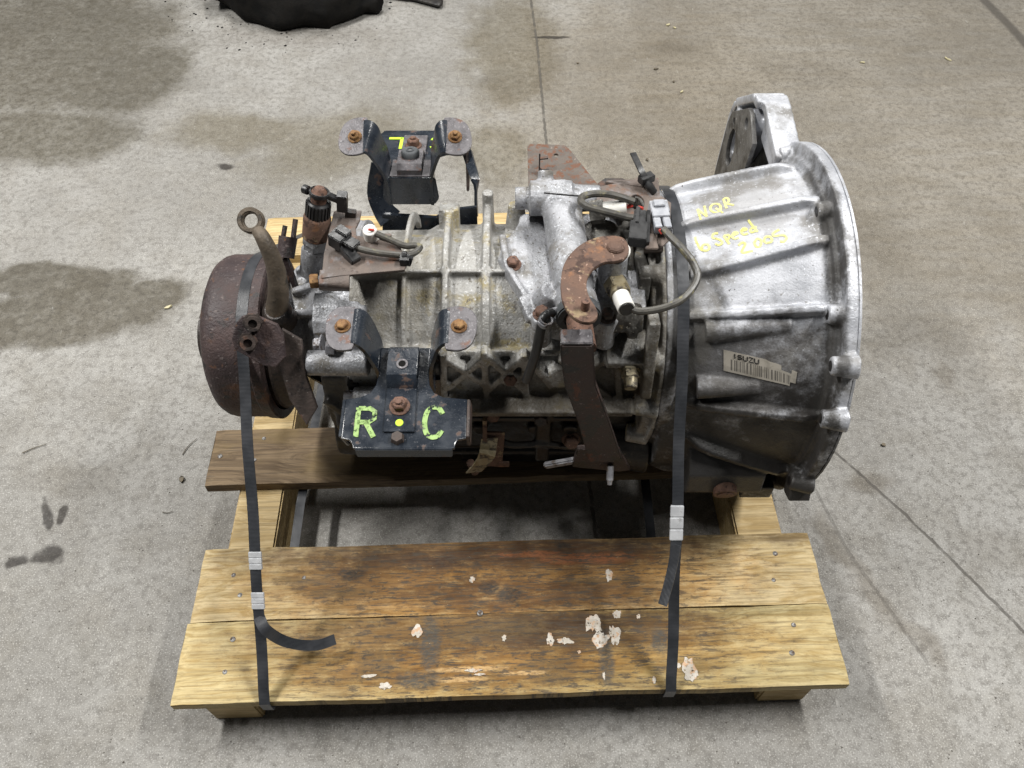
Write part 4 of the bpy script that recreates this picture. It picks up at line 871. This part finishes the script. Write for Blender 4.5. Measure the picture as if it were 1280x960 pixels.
# ---- flaking rusty plate at the back
zr = .535
me = plate([zz(*p, z=zr) for p in [(660, 184), (664, 181), (706, 183), (713, 190), (750, 236), (745, 246), (720, 262), (700, 268), (662, 268)]], [(*zz(695, 195, z=zr), .0042)], .004, (0, 0, zr), (1, 0, 0), (0, 1, 0), .0008)
rp = link('rust_plate', me, 'rust_plate', GB)
part('plate_leg', 'rust_plate', rp, [ribbon([at(690, 262, z=zr), at(690, 268, z=zr - .003), at(690, 270, z=zr - .06)], (1, 0, 0), .06, .004)])
q = at(674, 218, z=zr); part('plate_hook', 'dark_steel', rp, [ribbon([q + Vector((.014, -.004, .006)), q + Vector((.002, -.004, .006)), q + Vector((0, 0, .010)), q + Vector((0, .004, .032))], (0, 1, .2), lambda t: .014 - .012 * t * t, .002), bar(q + Vector((0, .012, .018)), q + Vector((.012, .014, .018)), .004, .002)])
bolt(rp, at(669, 252, z=.55), (-.2, -.3, 1), .007, .010, 'brown_bolt', False); bolt(rp, at(665, 258, z=.545), (-1, -.2, .3), .006, .008, 'dark_steel', False)
me = plate([zz(*p, z=zr) for p in [(748, 228), (757, 222), (778, 222), (793, 230), (794, 250), (750, 250)]], [], .004, (0, 0, zr - .003), (1, 0, 0), (0, 1, 0), .0008)
link('dark_tab', me, 'dark_steel', rp)

# ---- black breather hose with wire clamp
h0, h1 = at(679, 398, y=-.105), at(658, 476, y=-.125)
hs = part('breather_hose', 'black_plastic', GB, [sweep([at(690, 391, y=-.098), at(684, 394, y=-.104), at(678, 402, y=-.112), (h0 + h1) / 2 + Vector((.001, -.006, 0)), h1], .0062, 12)])
part('hose_clamp', 'steel', hs, [ringtube(at(683, 399, y=-.114), at(680, 405, y=-.114), .0085, .0068, 16), sweep([at(672, 402, y=-.118), at(680, 408, y=-.124), at(688, 404, y=-.118)], .0012, 6), cyl(at(688, 391, y=-.098), at(697, 388, y=-.092), .005, .005)])
# ---- bent rusty clip on the underside
c0 = at(606, 545, y=-.115)
clp = part('bent_clip', 'rust', GB, [bar(at(618, 540, y=-.112), at(615, 582, y=-.112), .03, .003, (0, 1, 0)), bar(at(606, 524, y=-.118), at(606, 560, y=-.118), .006, .006, (0, 1, 0))])
part('clip_tongue', 'yellow_steel', clp, [ribbon([at(612, 548, y=-.118), at(610, 562, y=-.124), at(609, 568, y=-.134), at(606, 574, y=-.134), at(600, 582, y=-.138), at(592, 590, y=-.13)], (1, .2, 0), .024, .002)])
part('clip_end', 'rust', clp, [cyl(at(588, 578, y=-.12), at(594, 590, y=-.12), .006), box(at(630, 580, y=-.113), (.016, .003, .012))])

# ================================================================== STRAPS
def tangent(cy, cz, r, py, pz, side=1):
    """contact point on a circle of a line from (py, pz)"""
    dy, dz = py - cy, pz - cz; d = math.hypot(dy, dz); a = math.atan2(dz, dy); b = math.acos(r / d)
    t = a + side * b; return cy + r * math.cos(t), cz + r * math.sin(t), t
def strap(name, label, cx, cy, cz, r, xb, xend, back, tails, seals, arc_end):
    e = at(xb, 0 + (878 if xb < 640 else 862), z=DT); fx = e.x; pe = toP((fx, -.42, 0)); fy = PY0 + pe.x * math.sin(TH) - .0035
    fy = e.y if False else fy
    y1, z1, t1 = tangent(cy, cz, r, fy, DT + .004, -1)
    pts = []
    if back is not None:
        yb, zb_, tb_ = tangent(cy, cz, r, back[1], back[2], 1); pts.append(Vector(back)); pts.append((Vector(back) + Vector((cx, yb, zb_))) / 2)
    else: tb_ = arc_end
    if t1 < 0: t1 += 2 * math.pi
    n = 26
    for k in range(n + 1):
        t = tb_ + (t1 - tb_) * k / n; pts.append(Vector((cx, cy + r * math.cos(t), cz + r * math.sin(t))))
    a = pts[-1]; b = Vector((fx, fy, DT + .0025))
    for k in range(1, 24): pts.append(a.lerp(b, k / 24) + Vector((.0008 * math.sin(k * .7), 0, 0)))
    runA, runB = a, b
    pts += [b, Vector((fx, fy - .0005, DT - .004)), Vector((fx, fy, .088)), Vector((fx, fy + .004, .0845)), Vector((fx, fy + .06, .083)), Vector((xend, -.1, .081)), Vector((xend, .1, .081)), Vector((xend, .45, .081))]
    o = part(name, 'strap', None, [ribbon(pts, (1, 0, 0), .0148, .0012)]); tag(o, label, 'strap', 'packing straps')
    def along(py):   # point on the slanting run whose photo row is py
        best = None
        for k in range(401):
            p = runA.lerp(runB, k / 400); d = p - CAM; dep = d.y * cP - d.z * sP; v = 480 - F_PX * (d.y * sP + d.z * cP) / dep
            if best is None or abs(v - py) < best[0]: best = (abs(v - py), p)
        return best[1]
    dr = (runB - runA).normalized(); nn = Vector((1, 0, 0)).cross(dr).normalized(); nn = nn if nn.dot(CAM - runA) > 0 else -nn
    for ya, yb in seals:
        p, q = along(ya), along(yb); pcs = []
        m_ = Matrix((Vector((1, 0, 0)), dr, Vector((1, 0, 0)).cross(dr))).transposed()
        L = (q - p).length; k = 3 if L < .05 else 6
        for j in range(k):
            c = p + dr * L * (j + .5) / k; pcs.append(box(c, (.0175, L / k * .86, .0042), m_))
        pcs.append(box((p + q) / 2, (.0165, L, .0030), m_))
        part('crimp_seal', 'seal', o, pcs, bevel=.0004)
    for tl in tails(along, nn): part('loose_end', 'strap', o, [tl])
    return o
def tailsL(along, nn):
    p0 = along(770) + nn * .001
    yield ribbon([p0, along(785) + Vector((.010, -.004, .006)), at(352, 800, z=.165), at(375, 806, z=.155), at(398, 806, z=.148), at(419, 799, z=.145)], lambda t: Vector((1, .15, -.2)) * (1 - min(1, t * 2.5)) + Vector((-.15, .7, .6)) * min(1, t * 2.5), .0150, .0013, 8)
def tailsR(along, nn):
    yield ribbon([along(680) + nn * .002, along(705) + nn * .004 + Vector((-.004, 0, 0)), along(728) + nn * .010 + Vector((-.011, 0, 0)), along(748) + nn * .018 + Vector((-.019, 0, 0))], (.75, -.25, .55), .0135, .0013, 8)
strap('packing_strap', 'black strap over the rusty brake drum with two short silver crimp seals', -.357, DY, DZ, .1205, 332, -.352, (-.41, .545, .113), tailsL, [(690, 712), (740, 762)], None)
strap('packing_strap', 'black strap over the joint of case and bell housing with one long silver seal', .2155, Y0, Z0, .192, 838, .226, (.215, .50, .113), tailsR, [(632, 676)], None)

# ================================================================== THINGS ON THE FLOOR
# black greasy lump cut by the top edge
def lump(pieces, mat, label, cat, name):
    o = cast(name, mat, None, pieces, .008, 6); return tag(o, label, cat)
f0 = at(370, 32, z=0)
lc = Vector((-.655, 1.765, 0))
rg = []
for z, k in ((.001, .92), (.03, 1.0), (.08, .97), (.13, .85), (.17, .6), (.185, .3)):
    rg.append([lc + Vector((.27 * k * math.cos(a) * (1 + .16 * mnoise.noise((math.cos(a) * 3, math.sin(a) * 3, 3.1 + z * 9))), .235 * k * math.sin(a) * (1 + .16 * mnoise.noise((math.cos(a) * 3, math.sin(a) * 3, 8 + z * 9))), z)) for a in [2 * math.pi * q / 40 for q in range(40)]])
pcs = [loft(rg), box(lc + Vector((.12, -.07, .13)), (.12, .12, .12), (10, 20, 30)), cyl(lc + Vector((-.1, 0, .1)), lc + Vector((-.1, 0, .24)), .07, .06), cyl(lc + Vector((.2, -.1, .03)), lc + Vector((.255, -.125, .03)), .03, .028), box(lc + Vector((-.20, -.06, .05)), (.16, .10, .06), (10, 25, 20)), box(lc + Vector((.02, -.17, .05)), (.2, .09, .07), (20, 5, -8)), box(lc + Vector((-.09, -.12, .10)), (.12, .1, .09), (-15, 30, 40))]
lump(pcs, 'soot', 'black greasy lump cut off by the top edge of the picture', 'machine part', 'greasy_machine_part')
a0 = at(500, -4, z=.02)
lump([cyl(at(499, -8, z=.012) + Vector((-.03, 0, 0)), at(512, -4, z=.012), .018, .016), prism([at(*p, z=.004) for p in [(508, -14), (513, 2), (550, 12), (556, 6), (548, -14)]], (0, 0, .014))], 'grease', 'small black flat-ended metal piece at the top edge beside the greasy lump', 'machine part', 'metal_offcut')
def chip(px, py, L, wd, rot, mat, label, name, cat='wood chip', grp=None, n=7):
    p = at(px, py, z=0); o = []
    for k in range(n):
        a = 2 * math.pi * k / n; q = random.uniform(.45, .8); o.append(Vector((L * q * math.cos(a), wd * q * math.sin(a), .001 + random.uniform(0, .0015))))
    m = Matrix.Rotation(R(rot), 3, 'Z'); o = [m @ v + Vector((p.x, p.y, 0)) for v in o]
    ob = part(name, mat, None, [loft([o, [v + Vector((random.uniform(-.001, .001), 0, random.uniform(.002, .004))) for v in o]])], smooth=False); tag(ob, label, cat, grp); return ob
G = 'pale wood chips on the floor'
for a in [(835, 32, .012, .006, 20, 'pale wood chip lying on the far floor right of the slab joint, the largest one', ),
          (843, 36, .009, .003, -30, 'thin pale sliver touching the largest wood chip on the far floor'),
          (1078, 79, .011, .004, -10, 'pale flake chip left of the standing yellow one at the far right'),
          (1184, 75, .015, .004, -50, 'yellow sliver of wood on the floor at the far right'),
          (852, 116, .008, .004, 30, 'yellowish crumb nearest to the bell housing on the far floor'),
          (211, 385, .013, .004, 30, 'tan wood sliver in the dark stain left of the drum')]:
    chip(*a[:5], 'chip', a[5], 'wood_chip', 'wood chip', G)
for a in [(820, 87, .009, .006, 0, 'dark crumb of dirt above the upper of two floor crumbs'), (842, 103, .007, .005, 30, 'dark crumb just above the yellowish crumb on the far floor'), (809, 201, .006, .006, 0, 'olive crumb beside the black cable tie'), (1104, 557, .006, .005, 0, 'dark pebble on the right floor near the bell flange'), (722, 80, .005, .004, 0, 'dark pebble on the far floor beside the slab joint'), (228, 600, .006, .010, 10, 'dark grey pebble left of the middle plank')]:
    chip(*a[:5], 'twig', a[5], 'dirt_crumb', 'dirt', 'dark crumbs on the floor')
for pts, lb_ in (([(228, 568), (235, 558), (246, 548)], 'thin dark twig on the floor left of the middle plank'), ([(203, 640), (209, 641), (216, 639)], 'short grey twig on the floor left of the front boards'), ([(28, 566), (42, 560), (58, 555)], 'long thin twig on the floor at the far left')):
    tag(part('twig', 'twig', None, [sweep([at(*p, z=.0025) for p in pts], lambda t: .0010 - .0005 * t, 6)]), lb_, 'twig', 'twigs on the floor')
# crumbs of oily dirt round the lump, and loose grit, past counting
V, Fc = [], []
for k in range(90):
    a = random.uniform(3.3, 6.1); rr = random.uniform(1.0, 1.55); r = random.uniform(.0015, .0055) * (1 if random.random() < .4 else .5)
    c = lc + Vector((.27 * rr * math.cos(a) + random.uniform(-.03, .03), .24 * rr * math.sin(a) + .02, 0)); b = len(V); a0 = random.random() * 6
    V += [(c.x + r * math.cos(a0 + q * 1.2566) * random.uniform(.7, 1.2), c.y + r * math.sin(a0 + q * 1.2566) * random.uniform(.7, 1.2), .0001) for q in range(5)] + [(c.x, c.y, r * .6)]
    Fc += [(b + q, b + (q + 1) % 5, b + 5) for q in range(5)]
oc = part('oily_crumbs', 'soot', None, [(V, Fc)], smooth=False); oc['kind'] = 'stuff'; oc['label'] = 'black crumbs of oily dirt round the greasy lump'; oc['category'] = 'dirt'
V, Fc = [], []
for k in range(2600):
    px, py = random.uniform(-60, 1340), random.uniform(-40, 1000); p = at(px, py, z=0); r = random.choice((.0007, .001, .0013, .0018)) * (1.4 if random.random() < .04 else 1)
    b = len(V); a0 = random.random() * 6
    V += [(p.x + r * math.cos(a0 + q * 2.094), p.y + r * math.sin(a0 + q * 2.094), .0001) for q in range(3)] + [(p.x, p.y, r * random.uniform(.7, 1.2))]
    Fc += [(b, b + 1, b + 3), (b + 1, b + 2, b + 3), (b + 2, b, b + 3)]
gr = part('grit', 'grit', None, [(V, Fc)], smooth=False); gr['kind'] = 'stuff'; gr['label'] = 'fine grit scattered over the concrete'; gr['category'] = 'grit'
